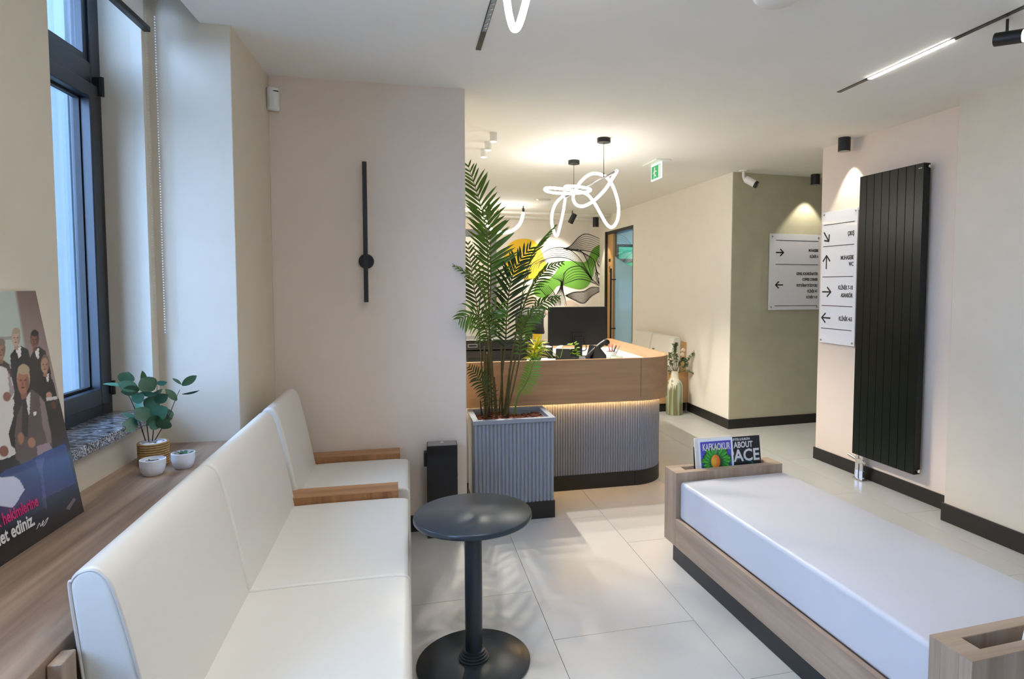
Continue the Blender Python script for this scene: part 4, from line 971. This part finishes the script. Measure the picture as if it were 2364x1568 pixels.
part('output_slot', MB().box(-.20, .2, -.1425, -.139, .055, .07), 'slot_black', prn)
for i in range(5): part('vent_rib', MB().box(-.10, .16, -.1415, -.139, .075+i*.009, .078+i*.009), 'slot_black', prn)
part('power_button', MB().cyl((-.222, -.139, .05), (-.222, -.144, .05), .012, n=16), 'lens_grey', prn, smooth=True)
pb2 = single('paper_stack', MB().box(-.1, .1, -.13, .13, 0, .02), 'paper', 'white stack of paper on the desk beside the printer', 'paper', (1.02, 4.75, DZ), R(4), bevel=.002)
tf = single('tent_frame', MB().prismX([(0, 0), (.012, 0), (.055, .10), (.098, 0), (.11, 0), (.06, .12), (.05, .12)], -.085, .075), 'black_plastic', 'black tented easel frame standing between the desk plants', 'picture frame', (1.19, 4.57, DZ), R(-20), bevel=.003)
def bushy(name, label, cat, loc, potr, poth, nl, L, Wd, m, m2, seed):
    t = thing(name, label, cat, loc, 0); q = random.Random(seed)
    part('pot', MB().lathe([(potr*.75, 0), (potr, poth), (potr*.9, poth), (potr*.86, poth*.85), (.001, poth*.85)], n=24), 'black_plastic', t, smooth=True)
    lmm = [leaf_mesh(1, 1, .25, 5, mm).mesh('leaf', mm, True) for mm in (m, m2)]
    for i in range(nl):
        a = i*2.4; e = q.uniform(-.25, 1.35); s = q.uniform(.7, 1.1); h = q.uniform(.0, .11)
        o = obj('leaf', lmm[i % 3 == 0], t, (.012*math.cos(a), .012*math.sin(a), poth*.85+h), orient((math.cos(a)*math.cos(e), math.sin(a)*math.cos(e), math.sin(e)), roll=q.uniform(-.5, .5))); o.scale = (Wd*s, L*s, L*s)
    part('stem', MB().tube([(0, 0, poth*.8), (.004, 0, poth+.12)], [.005, .003], 6), 'cane', t)
    return t
cr = bushy('croton_plant', 'yellow green bushy croton plant in black pot on the desk', 'potted plant', (at(1237, 815, Y=4.56).x, 4.56, DZ), .042, .06, 90, .095, .018, 'leaf_yellow', 'leaf_lime', 5)
ly = bushy('lily_plant', 'small lime peace lily with pale white blooms beside the monitor foot', 'potted plant', (1.265, 4.60, DZ), .036, .06, 26, .045, .026, 'leaf_lime', 'leaf_lime', 8)
for (x, y), (x2, y2) in (((1278, 815), (1273, 800)), ((1292, 815), (1302, 800)), ((1240, 815), (1232, 802))):
    pass
lo = Vector((1.265, 4.60, DZ))
for bp_, tpx, hw in (((1290, 826), (1256, 799), 1), ((1294, 826), (1300, 798), 1), ((1276, 826), (1242, 797), 1)):
    b0 = at(*bp_, Y=4.60)-lo; t0 = at(*tpx, Y=4.58)-lo
    part('flower_stalk', MB().tube([b0, b0.lerp(t0, .6)+Vector((.004, 0, .008)), t0], [.002, .0018, .0015], 6), 'leaf_lime', ly, smooth=True)
    o = obj('spathe', leaf_mesh(.062, .022, -.1, 5, 'ceramic_white').mesh('spathe', 'ceramic_white', True), ly, t0, orient((.9 if tpx[0] < 1290 else -.95, -.1, -.18 if tpx[0] < 1290 else -.3), (0, -.7, .8)))
ph = thing('desk_phone', 'black office telephone leaning upright beside the pen cup', 'telephone', (at(1385, 815, Y=4.68).x, 4.68, DZ), R(-8))
part('base', MB().prismX([(-.06, 0), (.09, 0), (.09, .03), (.06, .135), (.04, .135), (-.06, .02)], -.085, .085), 'black_plastic', ph, bevel=.006, rot=(0, 0, PI/2+R(12)))
part('handset', MB().tube(bez([(-.105, -.05, .045), (-.08, -.05, .075), (-.03, -.05, .122), (.03, -.05, .165), (.045, -.05, .165)]), [.020]*16+[.022]*16+[.020], 10), 'black_plastic', ph, smooth=True)
part('handset_cap', MB().ball((-.1, -.045, .045), .026, 10).ball((.045, -.045, .160), .026, 10), 'black_plastic', ph, smooth=True)
PCX = at(1411, 815, Y=4.585).x
cu2 = thing('pen_cup', 'white perforated pen cup with pens on the desk corner', 'pen cup', (PCX, 4.585, DZ), 0)
part('cup', MB().lathe([(.038, 0), (.040, .095), (.037, .095), (.035, .006), (.001, .006)], n=30), 'white_plastic', cu2, smooth=True)
for i in range(24):
    a = i*.5236; part('perforation', MB().cyl((.0385*math.cos(a), .0385*math.sin(a), .03+.02*(i//12)), (.0405*math.cos(a), .0405*math.sin(a), .03+.02*(i//12)), .004, n=8), 'grey_plastic', cu2)
for i, (m, a, tl) in enumerate([('plastic_red', 2.2, .35), ('plastic_pink', 1.2, .25), ('white_plastic', .3, .3), ('black_plastic', -.4, .4), ('plastic_pink', 2.8, .1), ('steel', 0.1, .45)]):
    dx_, dz_ = math.sin(tl)*math.cos(a), math.cos(tl)
    single('pen', MB().cyl((0, 0, 0), (dx_*.145, .02*math.sin(a), dz_*.145), .0042, n=8), m, ['red pen leaning in the white pen cup', 'pink pen upright in the white pen cup', 'white pen in the white pen cup', 'black pen tilted right in the white pen cup', 'second paler pink pen in the white pen cup, left side', 'steel pen at the right of the white pen cup'][i], 'pen', (PCX+.012*math.cos(i), 4.585+.012*math.sin(i), DZ+.007), smooth=True)
tr = thing('paper_clip_tub', 'low translucent round tub in front of the pen cup', 'tub', (at(1424, 820, Y=4.48).x, 4.48, DZ), 0)
part('tub', MB().lathe([(.046, 0), (.048, .068), (.045, .068), (.043, .004), (.001, .004)], n=36), 'frosted_plastic', tr, smooth=True)
part('rim', MB().tube([(.0468*math.cos(2*PI*k/36), .0468*math.sin(2*PI*k/36), .068) for k in range(36)], .002, 6, closed=True), 'frosted_plastic', tr, smooth=True)
ms = single('desk_mouse', MB().ball((0, 0, .016), .034, 10, .5), 'steel', 'small silver mouse beside the monitor foot', 'mouse', (1.335, 4.62, DZ), R(10), smooth=True)

oc = thing('office_chair', 'dark grey mesh office chair with headrest behind the monitor', 'office chair', (1.18, 5.55, 0), R(150))
part('seat', MB().box(-.24, .24, -.24, .24, .44, .52), 'dark_grey_mesh', oc, bevel=.03, seg=3)
part('backrest', MB().prismX([(.20, .50), (.25, .50), (.30, .80), (.29, 1.02), (.25, 1.02), (.25, .8)], -.22, .22), 'dark_grey_mesh', oc, bevel=.02, seg=3)
part('headrest', MB().prismX([(.20, 1.075), (.235, 1.07), (.275, 1.14), (.275, 1.25), (.22, 1.31), (.19, 1.30), (.235, 1.24), (.235, 1.15)], -.13, .13), 'dark_grey_mesh', oc, bevel=.015, seg=3)
part('headrest_stem', MB().box(-.03, .03, .255, .285, .98, 1.16), 'black_plastic', oc, bevel=.004)
for s_ in (-1, 1): part('armrest', MB().box(s_*.27-.03, s_*.27+.03, -.12, .12, .66, .69).box(s_*.27-.015, s_*.27+.015, -.02, .03, .46, .66), 'black_plastic', oc, bevel=.006)
part('gas_lift', MB().cyl((0, 0, .10), (0, 0, .44), .03), 'black_metal', oc, smooth=True)
for k in range(5):
    a = k*2*PI/5; part('leg', MB().tube([(0, 0, .12), (.29*math.cos(a), .29*math.sin(a), .07)], [.025, .015], 8), 'black_plastic', oc, smooth=True)
    part('caster', MB().cyl((.29*math.cos(a)-.02*math.sin(a), .29*math.sin(a)+.02*math.cos(a), .029), (.29*math.cos(a)+.02*math.sin(a), .29*math.sin(a)-.02*math.cos(a), .029), .029), 'black_plastic', oc, smooth=True)

# ================================================================== MURAL
mu_ = thing('wall_mural', 'painted mural of flowing black lines with yellow sun and green shapes', 'mural', (1.9, 10.3, 1.2), 0)
def mpt(x, y, d=0): q = at(x, y, Y=10.3); return Vector((q.x-1.9, -.003-d, q.z-1.2))
def blob(name, pts, m, d=0): part(name, MB().poly([mpt(x, y, d) for x, y in pts]), m, mu_)
def sc2(pts): return [(1070+x/5.226, 560+y/5.226) for x, y in pts]
def smooth_closed(pts, n=5):
    P = pts; out = []
    for i in range(len(P)):
        a, b, c, d = [Vector(P[(i+k) % len(P)]) for k in (-1, 0, 1, 2)]
        for k in range(n):
            t = k/n; v = .5*((2*b)+(c-a)*t+(2*a-5*b+4*c-d)*t*t+(3*b-a-3*c+d)*t**3); out.append((v.x, v.y))
    return out
blob('yellow_disc', smooth_closed([(1163, 590), (1170, 570), (1186, 556), (1209, 551), (1232, 556), (1246, 572), (1255, 594), (1262, 615), (1250, 634), (1232, 644), (1212, 645), (1190, 640), (1170, 620)]), 'mural_yellow')
blob('yellow_spot', smooth_closed([(1231, 782), (1234, 760), (1244, 752), (1250, 765), (1247, 790)]), 'mural_yellow')
blob('green_shape', smooth_closed(sc2([(1750, 0), (1640, 28), (1570, 70), (1530, 130), (1500, 200), (1450, 238), (1330, 225), (1230, 225), (1170, 260), (1130, 330), (1060, 420), (960, 460), (880, 510), (850, 590), (870, 640), (960, 665), (1040, 630), (1090, 580), (1130, 530), (1200, 520), (1290, 545), (1400, 565), (1480, 540), (1530, 480), (1560, 400), (1580, 300), (1610, 210), (1650, 150), (1730, 90)])), 'mural_green', .001)
blob('beige_shape', smooth_closed(sc2([(1230, 770), (1235, 710), (1290, 695), (1360, 730), (1400, 780)])), 'mural_beige', .001)
blob('beige_shape', smooth_closed(sc2([(760, 690), (800, 640), (850, 650), (860, 720), (800, 790), (760, 770)])), 'mural_beige', .001)
blob('beige_shape', smooth_closed(sc2([(930, 840), (1010, 835), (1015, 880), (990, 860)])), 'mural_beige', .001)
lines = MB()
def ribbon(pts, w=.010):
    C = [mpt(x, y, .002) for x, y in bez([(x, y, 0) for x, y in pts], 7) for y in [y]] if False else [mpt(p.x, p.y, .002) for p in bez([(x, y, 0) for x, y in pts], 7)]
    n = len(C); vs = []
    for i, p in enumerate(C):
        t = (C[min(i+1, n-1)]-C[max(i-1, 0)]).normalized(); nn = Vector((-t.z, 0, t.x)); ww = w*.5*(.45+.55*math.sin(PI*i/(n-1)))
        vs += [p+nn*ww, p-nn*ww]
    lines.add(vs, [(2*i, 2*i+1, 2*i+3, 2*i+2) for i in range(n-1)])
def bundle(A, B, k, w=.010, px=True):
    for i in range(k):
        t = i/(k-1); ribbon([(a[0]*(1-t)+b[0]*t, a[1]*(1-t)+b[1]*t) for a, b in zip(A, B)], w*(1.5 if i in (0, k-1) else .8))
bundle(sc2([(1200, 75), (1290, 40), (1400, -70), (1500, -100), (1700, -20)]), sc2([(1200, 75), (1330, 95), (1450, 95), (1580, 130), (1700, 220)]), 9)
bundle(sc2([(880, 190), (1000, 100), (1100, 65), (1250, 75), (1400, 190), (1540, 420)]), sc2([(860, 260), (960, 215), (1080, 180), (1250, 190), (1400, 280), (1545, 440)]), 6)
bundle(sc2([(1230, 90), (1400, 95), (1480, 200), (1520, 330), (1555, 470)]), sc2([(1400, 100), (1560, 200), (1600, 330), (1640, 500), (1690, 550)]), 5)
bundle(sc2([(1200, 510), (1290, 470), (1400, 440), (1530, 470), (1690, 550)]), sc2([(1200, 480), (1210, 380), (1300, 300), (1440, 300), (1550, 460)]), 6)
bundle(sc2([(1225, 640), (1330, 600), (1450, 590), (1550, 540), (1690, 550)]), sc2([(1225, 640), (1330, 690), (1450, 730), (1550, 640), (1690, 570)]), 9)
bundle(sc2([(1100, 760), (1120, 640), (1160, 560), (1170, 470), (1060, 420)]), sc2([(1240, 760), (1220, 660), (1200, 580), (1200, 480), (1230, 350)]), 8)
bundle(sc2([(1020, 520), (1080, 590), (1110, 640), (1165, 700), (1170, 760)]), sc2([(860, 480), (960, 600), (1060, 700), (1090, 740), (1100, 770)]), 6)
bundle(sc2([(740, 1120), (840, 1060), (930, 960), (1000, 860)]), sc2([(740, 1060), (800, 1000), (900, 880), (980, 780)]), 6)
bundle(sc2([(780, 440), (780, 350), (840, 250), (960, 180)]), sc2([(900, 320), (920, 260), (960, 230), (1010, 215)]), 5)
bundle(sc2([(1590, 260), (1610, 350), (1660, 400), (1700, 400)]), sc2([(1590, 360), (1610, 450), (1650, 520), (1690, 545)]), 3)
bundle(sc2([(1620, 120), (1650, 170), (1680, 200), (1700, 205)]), sc2([(1600, 190), (1620, 260), (1660, 310), (1700, 325)]), 4)
bundle(sc2([(760, 820), (820, 800), (900, 830), (960, 900)]), sc2([(760, 700), (840, 660), (920, 740), (1010, 800)]), 5)
part('line_work', lines, 'ink', mu_)

# ================================================================== FAR BENCH, VASE
fb = thing('wall_sofa', 'oak bench with two white back cushions against the far corridor wall', 'sofa', (3.275, 6.76, 0), 0)
part('plinth', MB().box(-.60, -.03, .02, 1.40, 0, .10), 'black_trim', fb)
part('end_panel', MB().box(-.64, 0, 0, .03, .10, .47), 'wood_door', fb, bevel=.002)
part('end_panel', MB().box(-.64, 0, 1.39, 1.42, .10, .47), 'wood_door', fb, bevel=.002)
part('base_frame', MB().box(-.62, -.01, .03, 1.39, .10, .32), 'wood_door', fb)
part('back_frame', MB().box(-.075, -.002, .06, 1.37, .32, .82), 'wood_door', fb, bevel=.003)
for a, b in ((.04, .72), (.725, 1.38)):
    part('seat_cushion', MB().box(-.62, -.08, a, b, .32, .455), 'leather_cream', fb, bevel=.02, seg=3)
    part('back_cushion', MB().prismY([(-.26, .455), (-.08, .455), (-.07, .86), (-.09, .89), (-.15, .89), (-.17, .87)], a+.02, b), 'leather_cream', fb, bevel=.02, seg=3)
va = thing('vase', 'tall drip glazed green and cream bottle vase on the floor by the wall', 'vase', (3.033, 6.62, 0), 0)
part('body', MB().lathe([(.092, 0), (.097, .01), (.098, .15), (.098, .30), (.096, .34), (.080, .385), (.056, .415), (.046, .44), (.044, .50), (.048, .512), (.042, .512), (.038, .48), (.001, .46)], n=48), 'vase_glaze', va, smooth=True)
bq = thing('flower_arrangement', 'sage eucalyptus stems and cream blossoms arranged in the tall bottle vase', 'flowers', (3.033, 6.62, .47), 0)
vo = Vector((3.033, 6.62, .47)); q = random.Random(21)
def vl(x, y, d=0): return at(x, y, Y=6.62+d)-vo
sage = [leaf_mesh(1, 1, .1, 4, m).mesh('leaf', m, True) for m in ('leaf_sage', 'leaf_lime')]
def sprig(path, nl, size, big=False, t0=.25):
    C = bez([vl(*p) for p in path], 6); part('stem', MB().tube(C, [.003-.002*i/(len(C)-1) for i in range(len(C))], 5), 'cane', bq)
    mb = MB()
    for i in range(nl):
        f = (t0+(1-t0)*i/nl)*(len(C)-1); j = int(f); p = C[j].lerp(C[min(j+1, len(C)-1)], f-j)
        for k in range(2):
            a = q.uniform(0, 6.28); e = q.uniform(-.3, .9); d = Vector((math.cos(a)*math.cos(e), math.sin(a)*math.cos(e), math.sin(e)))
            M = orient(d, roll=q.uniform(-1, 1)).to_matrix(); s = size*q.uniform(.7, 1.2)
            lm0 = leaf_mesh(s, s*.75, .1, 3); mb.add([M @ Vector(v)+p for v in lm0.v], lm0.f)
    part('leaves', mb, 'leaf_sage', bq, smooth=True)
for pth, nl, sz in (([(1560, 860), (1562, 830), (1558, 805), (1556, 795)], 34, .022), ([(1558, 860), (1556, 825), (1560, 800), (1563, 792)], 30, .02), ([(1562, 862), (1590, 830), (1604, 812), (1618, 802)], 24, .022),
                    ([(1563, 862), (1585, 856), (1605, 866), (1626, 876)], 24, .018), ([(1556, 862), (1540, 845), (1532, 838), (1530, 842)], 24, .022), ([(1555, 862), (1545, 858), (1530, 858), (1528, 862)], 12, .022),
                    ([(1558, 862), (1540, 866), (1532, 874), (1528, 876)], 12, .015), ([(1560, 862), (1570, 840), (1578, 828), (1582, 838)], 28, .024), ([(1558, 862), (1550, 840), (1546, 828), (1548, 815)], 26, .022), ([(1564, 862), (1580, 848), (1584, 845), (1586, 840)], 20, .024),
                    ([(1553, 862), (1520, 830), (1512, 815), (1508, 805)], 14, .020)):
    sprig(pth, int(nl*1.6), sz*1.35)
for (x, y), r_, m in (((1577, 813), .045, 'petal'), ((1575, 824), .050, 'petal'), ((1537, 826), .034, 'petal_peach'), ((1548, 832), .026, 'petal'), ((1563, 817), .020, 'petal')):
    c = vl(x, y, -.03)
    mb = MB()
    for k in range(22):
        a = k*2.4; e = .1+1.3*k/22; M = orient((math.cos(a)*math.cos(e), math.sin(a)*math.cos(e), math.sin(e)), roll=0).to_matrix(); lf = leaf_mesh(r_, r_*.55, -.4, 3)
        mb.add([M @ Vector(v)+c for v in lf.v], lf.f)
    part('blossom', mb, m, bq, smooth=True); part('stem', MB().tube([c, vl(1559, 862)], .002, 5), 'cane', bq)

# ================================================================== LIGHTS ON THE CEILING
def tube_light(name, label, root, paths, r, m, bar=None, canopies=(), hang=()):
    t = thing(name, label, 'pendant light', root, 0)
    for p in paths: part('light_tube', MB().tube([Vector(a)-Vector(root) for a in p], r, 12), m, t, smooth=True)
    return t
XB = 1.541
croot = Vector((XB, 5.2, CEIL))
b0, b1 = at(1305, 457, X=XB), at(1424, 395, X=XB)
def pD(x, y, Y): return at(x, y, Y=Y)
ringc = at(1311, 439, Y=5.45); rr_ = .205
ring = [ringc+Vector((rr_*math.cos(a), rr_*math.sin(a), 0)) for a in [R(-110+i*15) for i in range(24)]]
pathA = bez([b0, pD(1300, 490, 5.80), pD(1292, 525, 5.72), pD(1285, 545, 5.66), pD(1276, 527, 5.62), pD(1274, 498, 5.6), pD(1283, 470, 5.58), pD(1303, 448, 5.5)]+[ring[i] for i in range(0, 24, 3)]+[pD(1345, 444, 5.35), pD(1370, 466, 5.2), pD(1386, 493, 5.1), pD(1400, 517, 5.0), pD(1413, 525, 4.95), pD(1425, 509, 4.9), pD(1428, 478, 4.9), pD(1420, 443, 4.92), pD(1405, 414, 4.95), pD(1384, 402, 5.0), pD(1364, 402, 5.05), pD(1344, 416, 5.1), pD(1328, 440, 5.12), pD(1323, 458, 5.1), pD(1331, 473, 5.05), pD(1347, 476, 4.98), pD(1370, 464, 4.9), pD(1395, 440, 4.8), pD(1412, 415, 4.72), b1], 5)
cl = tube_light('loop_pendant', 'glowing white looped tube pendant hanging over the reception desk', croot, [pathA], .0122, 'tube_white')
part('bar', MB().tube([b0-croot, b1-croot], .009, 10), 'black_metal', cl, smooth=True)
for px_, Yc in ((1325, 5.654), (1394, 4.751)):
    part('canopy', MB().lathe([(.052, -.034), (.054, -.03), (.054, 0), (.001, 0)], (0, Yc-5.2, 0), 32), 'black_metal', cl, smooth=True)
    f = (Yc-b0.y)/(b1.y-b0.y); f = min(1, max(0, f)); e = b0.lerp(b1, f)-croot
    part('wire', MB().tube([(0, Yc-5.2, -.03), (0, Yc-5.2, e.z+.03)], .0022, 6), 'black_metal', cl)
    part('wire_clip', MB().tube([(0, Yc-5.2, e.z+.04), (0, Yc-5.2, e.z)], .006, 8), 'black_metal', cl)
cl_fill = clone_tree(cl, None, location=croot+Vector((-2.3, .9, 0)))  # unseen pendant copy, added as ambient fill for the reception
cl_fill['label'] = 'unseen copy of the looped tube pendant, added behind the lamp wall as fill light'
# U shaped tube hung from the far ceiling
u = [pD(1208, 490, 9.0), pD(1206, 502, 9.0), pD(1200, 517, 9.0), pD(1188, 529, 9.0), pD(1172, 536, 9.0), pD(1156, 537, 9.0), pD(1140, 533, 9.0), pD(1130, 526, 9.0), pD(1122, 515, 9.0), pD(1115, 500, 9.0)]
cu_ = tube_light('arc_pendant', 'glowing hanging arc tube light before the mural behind the palm', Vector((u[0].x, 9.0, CEIL)), [bez(u, 6)], .022, 'tube_arc')
for k in (0, -1):
    v_ = u[k]-Vector((u[0].x, 9.0, CEIL)); part('end_cap', MB().tube([v_+Vector((0, 0, -.01)), v_+Vector((0, 0, .055)), v_+Vector((0, 0, .06)), v_+Vector((0, 0, .09))], [.020, .018, .008, .006], 10), 'black_metal', cu_, smooth=True)
    part('wire', MB().tube([v_+Vector((0, 0, .08)), (v_.x, v_.y, 0)], .003, 6), 'black_metal', cu_)
# front loop pendant, only its lowest bend in view
fY = 2.18
fl = [at(1150, -420, Y=fY), at(1158, -230, Y=fY), at(1168, -60, Y=fY), at(1171, 0, Y=fY), at(1177, 40, Y=fY), at(1187, 66, Y=fY), at(1197, 60, Y=fY), at(1206, 35, Y=fY), at(1216, 0, Y=fY), at(1228, -60, Y=fY), at(1260, -200, Y=fY)]
zmin = at(1187, 66, Y=fY).z
base_x = at(1187, 66, Y=fY).x
U2 = [Vector((base_x-.055, fY-1.0, 2.50)), Vector((base_x-.05, fY-.5, 2.44)), at(1167, -40, Y=fY-.12), at(1171, 5, Y=fY-.03), at(1178, 45, Y=fY), at(1187, 67, Y=fY+.01), at(1199, 55, Y=fY), at(1213, 8, Y=fY-.03), at(1226, -40, Y=fY-.12), Vector((base_x+.06, fY-.5, 2.46)), Vector((base_x+.08, fY-1.0, 2.48)), Vector((base_x+.3, fY-1.4, 2.45)), Vector((base_x+.5, fY-1.1, 2.40)), Vector((base_x+.35, fY-.8, 2.46)), Vector((base_x-.1, fY-1.2, 2.44))]
frt = tube_light('loop_pendant', 'glowing loop tube pendant at the top edge, above the side table', Vector((base_x, fY-.8, CEIL)), [bez(U2, 8)], .0125, 'tube_front')
part('canopy', MB().lathe([(.054, -.03), (.054, 0), (.001, 0)], (0, 0, 0), 32), 'black_metal', frt, smooth=True)
part('wire', MB().tube([(0, 0, -.03), (.05, -.2, -.2)], .0022, 6), 'black_metal', frt)

# recessed tracks
tl_ = thing('ceiling_track', 'black recessed ceiling track with grey lens modules, left', 'track light', (.362, 3.145, CEIL), 0)
part('channel', MB().box(-.0125, .0125, -3.6, 0, -.003, .0), 'black_metal', tl_)
part('lens_module', MB().box(-.0095, .0095, -1.6, -.24, -.006, -.003), 'lens_grey', tl_)
for i in range(26): part('lens', MB().lathe([(.006, -.0075), (.008, -.006), (.001, -.006)], (0, -.28-i*.05, 0), 10), 'steel', tl_, smooth=True)
for yy in (-.5, -1.15, -2.2): lamp('SPOT', 'lens_beam', tl_, (0, yy, -.012), 10, (250, 250, 255), .03, 125, .9)
tr_ = thing('ceiling_track', 'black recessed ceiling track with lit white linear section, right', 'track light', (2.545, 3.272, CEIL), R(-1.2))
part('channel', MB().box(-.013, .013, -5.2, 0, -.004, 0), 'black_metal', tr_)
part('linear_light', MB().box(-.012, .012, -.818, -.262, -.008, -.004), 'linear_white', tr_)
part('linear_light', MB().box(-.012, .012, -3.4, -2.4, -.008, -.004), 'linear_white', tr_)  # second lit section, out of view, added for general fill
sp = thing('track_spot', 'black cylindrical track spot with bright white face at top right', 'spotlight', (2.560, 2.206, CEIL-.004), 0)
part('stem', MB().cyl((0, 0, 0), (0, 0, -.055), .006, n=10), 'black_metal', sp, smooth=True)
hd = at(2308, 73, Y=2.24)-Vector((2.560, 2.206, CEIL-.004)); fc = at(2352, 84, Y=2.10)-Vector((2.560, 2.206, CEIL-.004))
hd = Vector((-.012, .045, -.072)); fc = Vector((.028, -.055, -.088))
part('head', MB().tube([hd, fc], .029, 24), 'black_metal', sp, smooth=True)
dvv = (fc-hd).normalized()
part('lamp_face', MB().tube([fc, fc+dvv*.002], .025, 20), 'led_face', sp)
lamp('SPOT', 'spot_beam', sp, fc+dvv*.02, 30, (255, 246, 232), .03, 70, .6, aim(fc, fc+dvv))

def can(name, label, loc, r_, h, m, face=None, energy=0, spot=60, group=None, to=None, rgb=(255, 246, 230), emis='lamp_face'):
    t = thing(name, label, 'downlight', loc, 0, group)
    part('housing', MB().lathe([(r_, -h), (r_, -.001), (r_*.98, 0), (.001, 0)], n=32), m, t, smooth=True)
    part('lamp_face', MB().lathe([(r_*.86, -h-.001), (r_*.86, -h), (.001, -h)], n=28), emis if face else 'steel', t)
    if energy: lamp('SPOT', 'spot_beam', t, (0, 0, -h-.012), energy, rgb, .02, spot, .35, (0, 0, 0) if to is None else aim(Vector(loc)+Vector((0, 0, -h)), to))
    return t
for y_, lb in ((1.75, 'white cylinder downlight over the sofa seat, just beyond the top edge'), (.75, 'white cylinder downlight over the near sofa end, out of view')):
    can('ceiling_downlight', lb, (-.42, y_, CEIL), .028, .068, 'white_plastic', True, 13, 78, None, (-.40, y_+.1, 0), (252, 250, 250))
wy = [4.793, 5.105, 5.389]
for y, lb in zip(wy, ('nearest of three white cylinder downlights over the palm', 'middle of three white cylinder downlights over the palm', 'farthest of three white cylinder downlights over the palm')):
    can('ceiling_downlight', lb, (.665, y, CEIL), .028, .068, 'white_plastic', True, 80, 130, 'white cylinder downlights on the ceiling')
can('ceiling_downlight', 'black cylinder downlight above the sign beside the radiator', (3.37, 4.25, CEIL), .046, .105, 'black_metal', False, 15, 70, None, (3.46, 4.25, 0))
can('ceiling_downlight', 'black cylinder downlight above the sign on the olive wall', (4.18, 5.70, CEIL), .046, .105, 'black_metal', False, 13, 80, None, (4.12, 5.78, 0))
can('ceiling_downlight', 'black cylinder downlight near the mural and the glass door', (3.08, 9.9, 2.635), .05, .16, 'black_metal', False, 15, 70)
s2 = thing('ceiling_spot', 'small black tilted spotlight hanging before the mural', 'spotlight', (2.54, 9.4, CEIL), 0)
part('stem', MB().cyl((0, 0, 0), (0, 0, -.06), .008, n=8), 'black_metal', s2)
part('head', MB().tube([(.035, -.02, -.05), (-.025, .03, -.19)], .042, 20), 'black_metal', s2, smooth=True)
lamp('SPOT', 'spot_beam', s2, (-.035, .04, -.21), 75, (255, 246, 230), .03, 66, .8, aim((2.505, 9.44, 2.46), (2.4, 10.3, 1.75)))

es_ = thing('exit_sign', 'green and white running man exit sign hanging from the ceiling', 'sign', (2.321, 5.531, CEIL), 0)
part('mount_plate', MB().box(-.075, .075, -.17, .17, -.012, 0), 'white_plastic', es_, bevel=.002)
part('blade', MB().box(-.006, .006, -.12, .12, -.165, -.012), 'sign_white', es_, bevel=.001)
part('green_face', MB().box(-.0072, -.006, -.105, .105, -.150, -.030), 'sign_green', es_)
g = MB(); xq = -.0078
def fq(P): g.prismX([(y, z) for y, z in P], xq, xq+.0006)
fq([(-.095, -.145), (-.06, -.145), (-.06, -.035), (-.095, -.035)]) if False else None
fq([(-.098, -.146), (-.062, -.146), (-.062, -.036), (-.098, -.036)])
g.prismX([(.03+.013*math.cos(a), -.055+.013*math.sin(a)) for a in [i*PI/6 for i in range(12)]], xq, xq+.0006)
fq([(.045, -.105), (.02, -.105), (.012, -.07), (.04, -.068)]); fq([(.02, -.105), (.04, -.108), (.055, -.143), (.043, -.145)]); fq([(.03, -.10), (.02, -.108), (-.01, -.125), (-.006, -.137), (.026, -.122)]); fq([(.02, -.075), (.014, -.085), (-.02, -.09), (-.02, -.082)]); fq([(.04, -.07), (.046, -.078), (.07, -.098), (.064, -.104), (.04, -.088)])
part('running_figure', g, 'white_plastic', es_)
dt = single('smoke_detector', MB().lathe([(.001, -.022), (.07, -.022), (.095, -.01), (.10, 0), (.001, 0)], n=40), 'white_plastic', 'flat white round ceiling vent before the mural', 'ceiling vent', (1.83, 8.27, CEIL), smooth=True)
dd_ = single('smoke_detector', MB().lathe([(.001, -.03), (.075, -.03), (.095, -.015), (.10, 0), (.001, 0)], n=48), 'white_plastic', 'white round detector at the top edge of the ceiling', 'detector', (1.46, 2.255, CEIL), smooth=True)
cc = thing('security_camera', 'white bullet security camera with black face above the olive wall', 'camera', (3.335, 5.69, CEIL), 0)
part('mount', MB().lathe([(.045, -.012), (.048, 0), (.001, 0)], n=24), 'white_plastic', cc, smooth=True)
part('arm', MB().tube(bez([(0, 0, -.01), (.0, -.0, -.06), (.01, -.01, -.10), (.03, -.02, -.105)]), .014, 10), 'white_plastic', cc, smooth=True)
c0, c1 = Vector((.015, -.01, -.085)), Vector((.10, -.085, -.155)); dv = (c1-c0).normalized()
part('body', MB().tube([c0, c0+dv*.01, c1-dv*.02, c1-dv*.02], [.030, .036, .037, .037], 20), 'white_plastic', cc, smooth=True)
part('front_cap', MB().tube([c1-dv*.022, c1+dv*.006], [.0375, .034], 20), 'black_plastic', cc, smooth=True)
part('lens', MB().tube([c1+dv*.005, c1+dv*.009], .014, 14), 'lens_grey', cc)
part('print_bar', MB().tube([c0+dv*.03+Vector((0, -.0, .0362)), c0+dv*.06+Vector((0, 0, .0362))], .002, 5), 'ink', cc)
hs = thing('track_spot', 'dark spotlight hanging on a track in the room behind the glass door', 'spotlight', (4.55, 11.6, CEIL), 0)
part('track', MB().box(-.9, 1.6, -.02, .02, -.02, 0), 'black_metal', hs); part('stem', MB().cyl((0, 0, -.02), (0, 0, -.1), .01, n=8), 'black_metal', hs); part('head', MB().tube([(.03, 0, -.08), (-.04, 0, -.25)], .045, 16), 'cabinet_grey', hs, smooth=True)
lamp('AREA', 'clinic_fill_light', None, (5.3, 11, CEIL-.02), 70, (235, 245, 255), 1.2)  # bare area lamp without a fixture, added to light the room behind the door
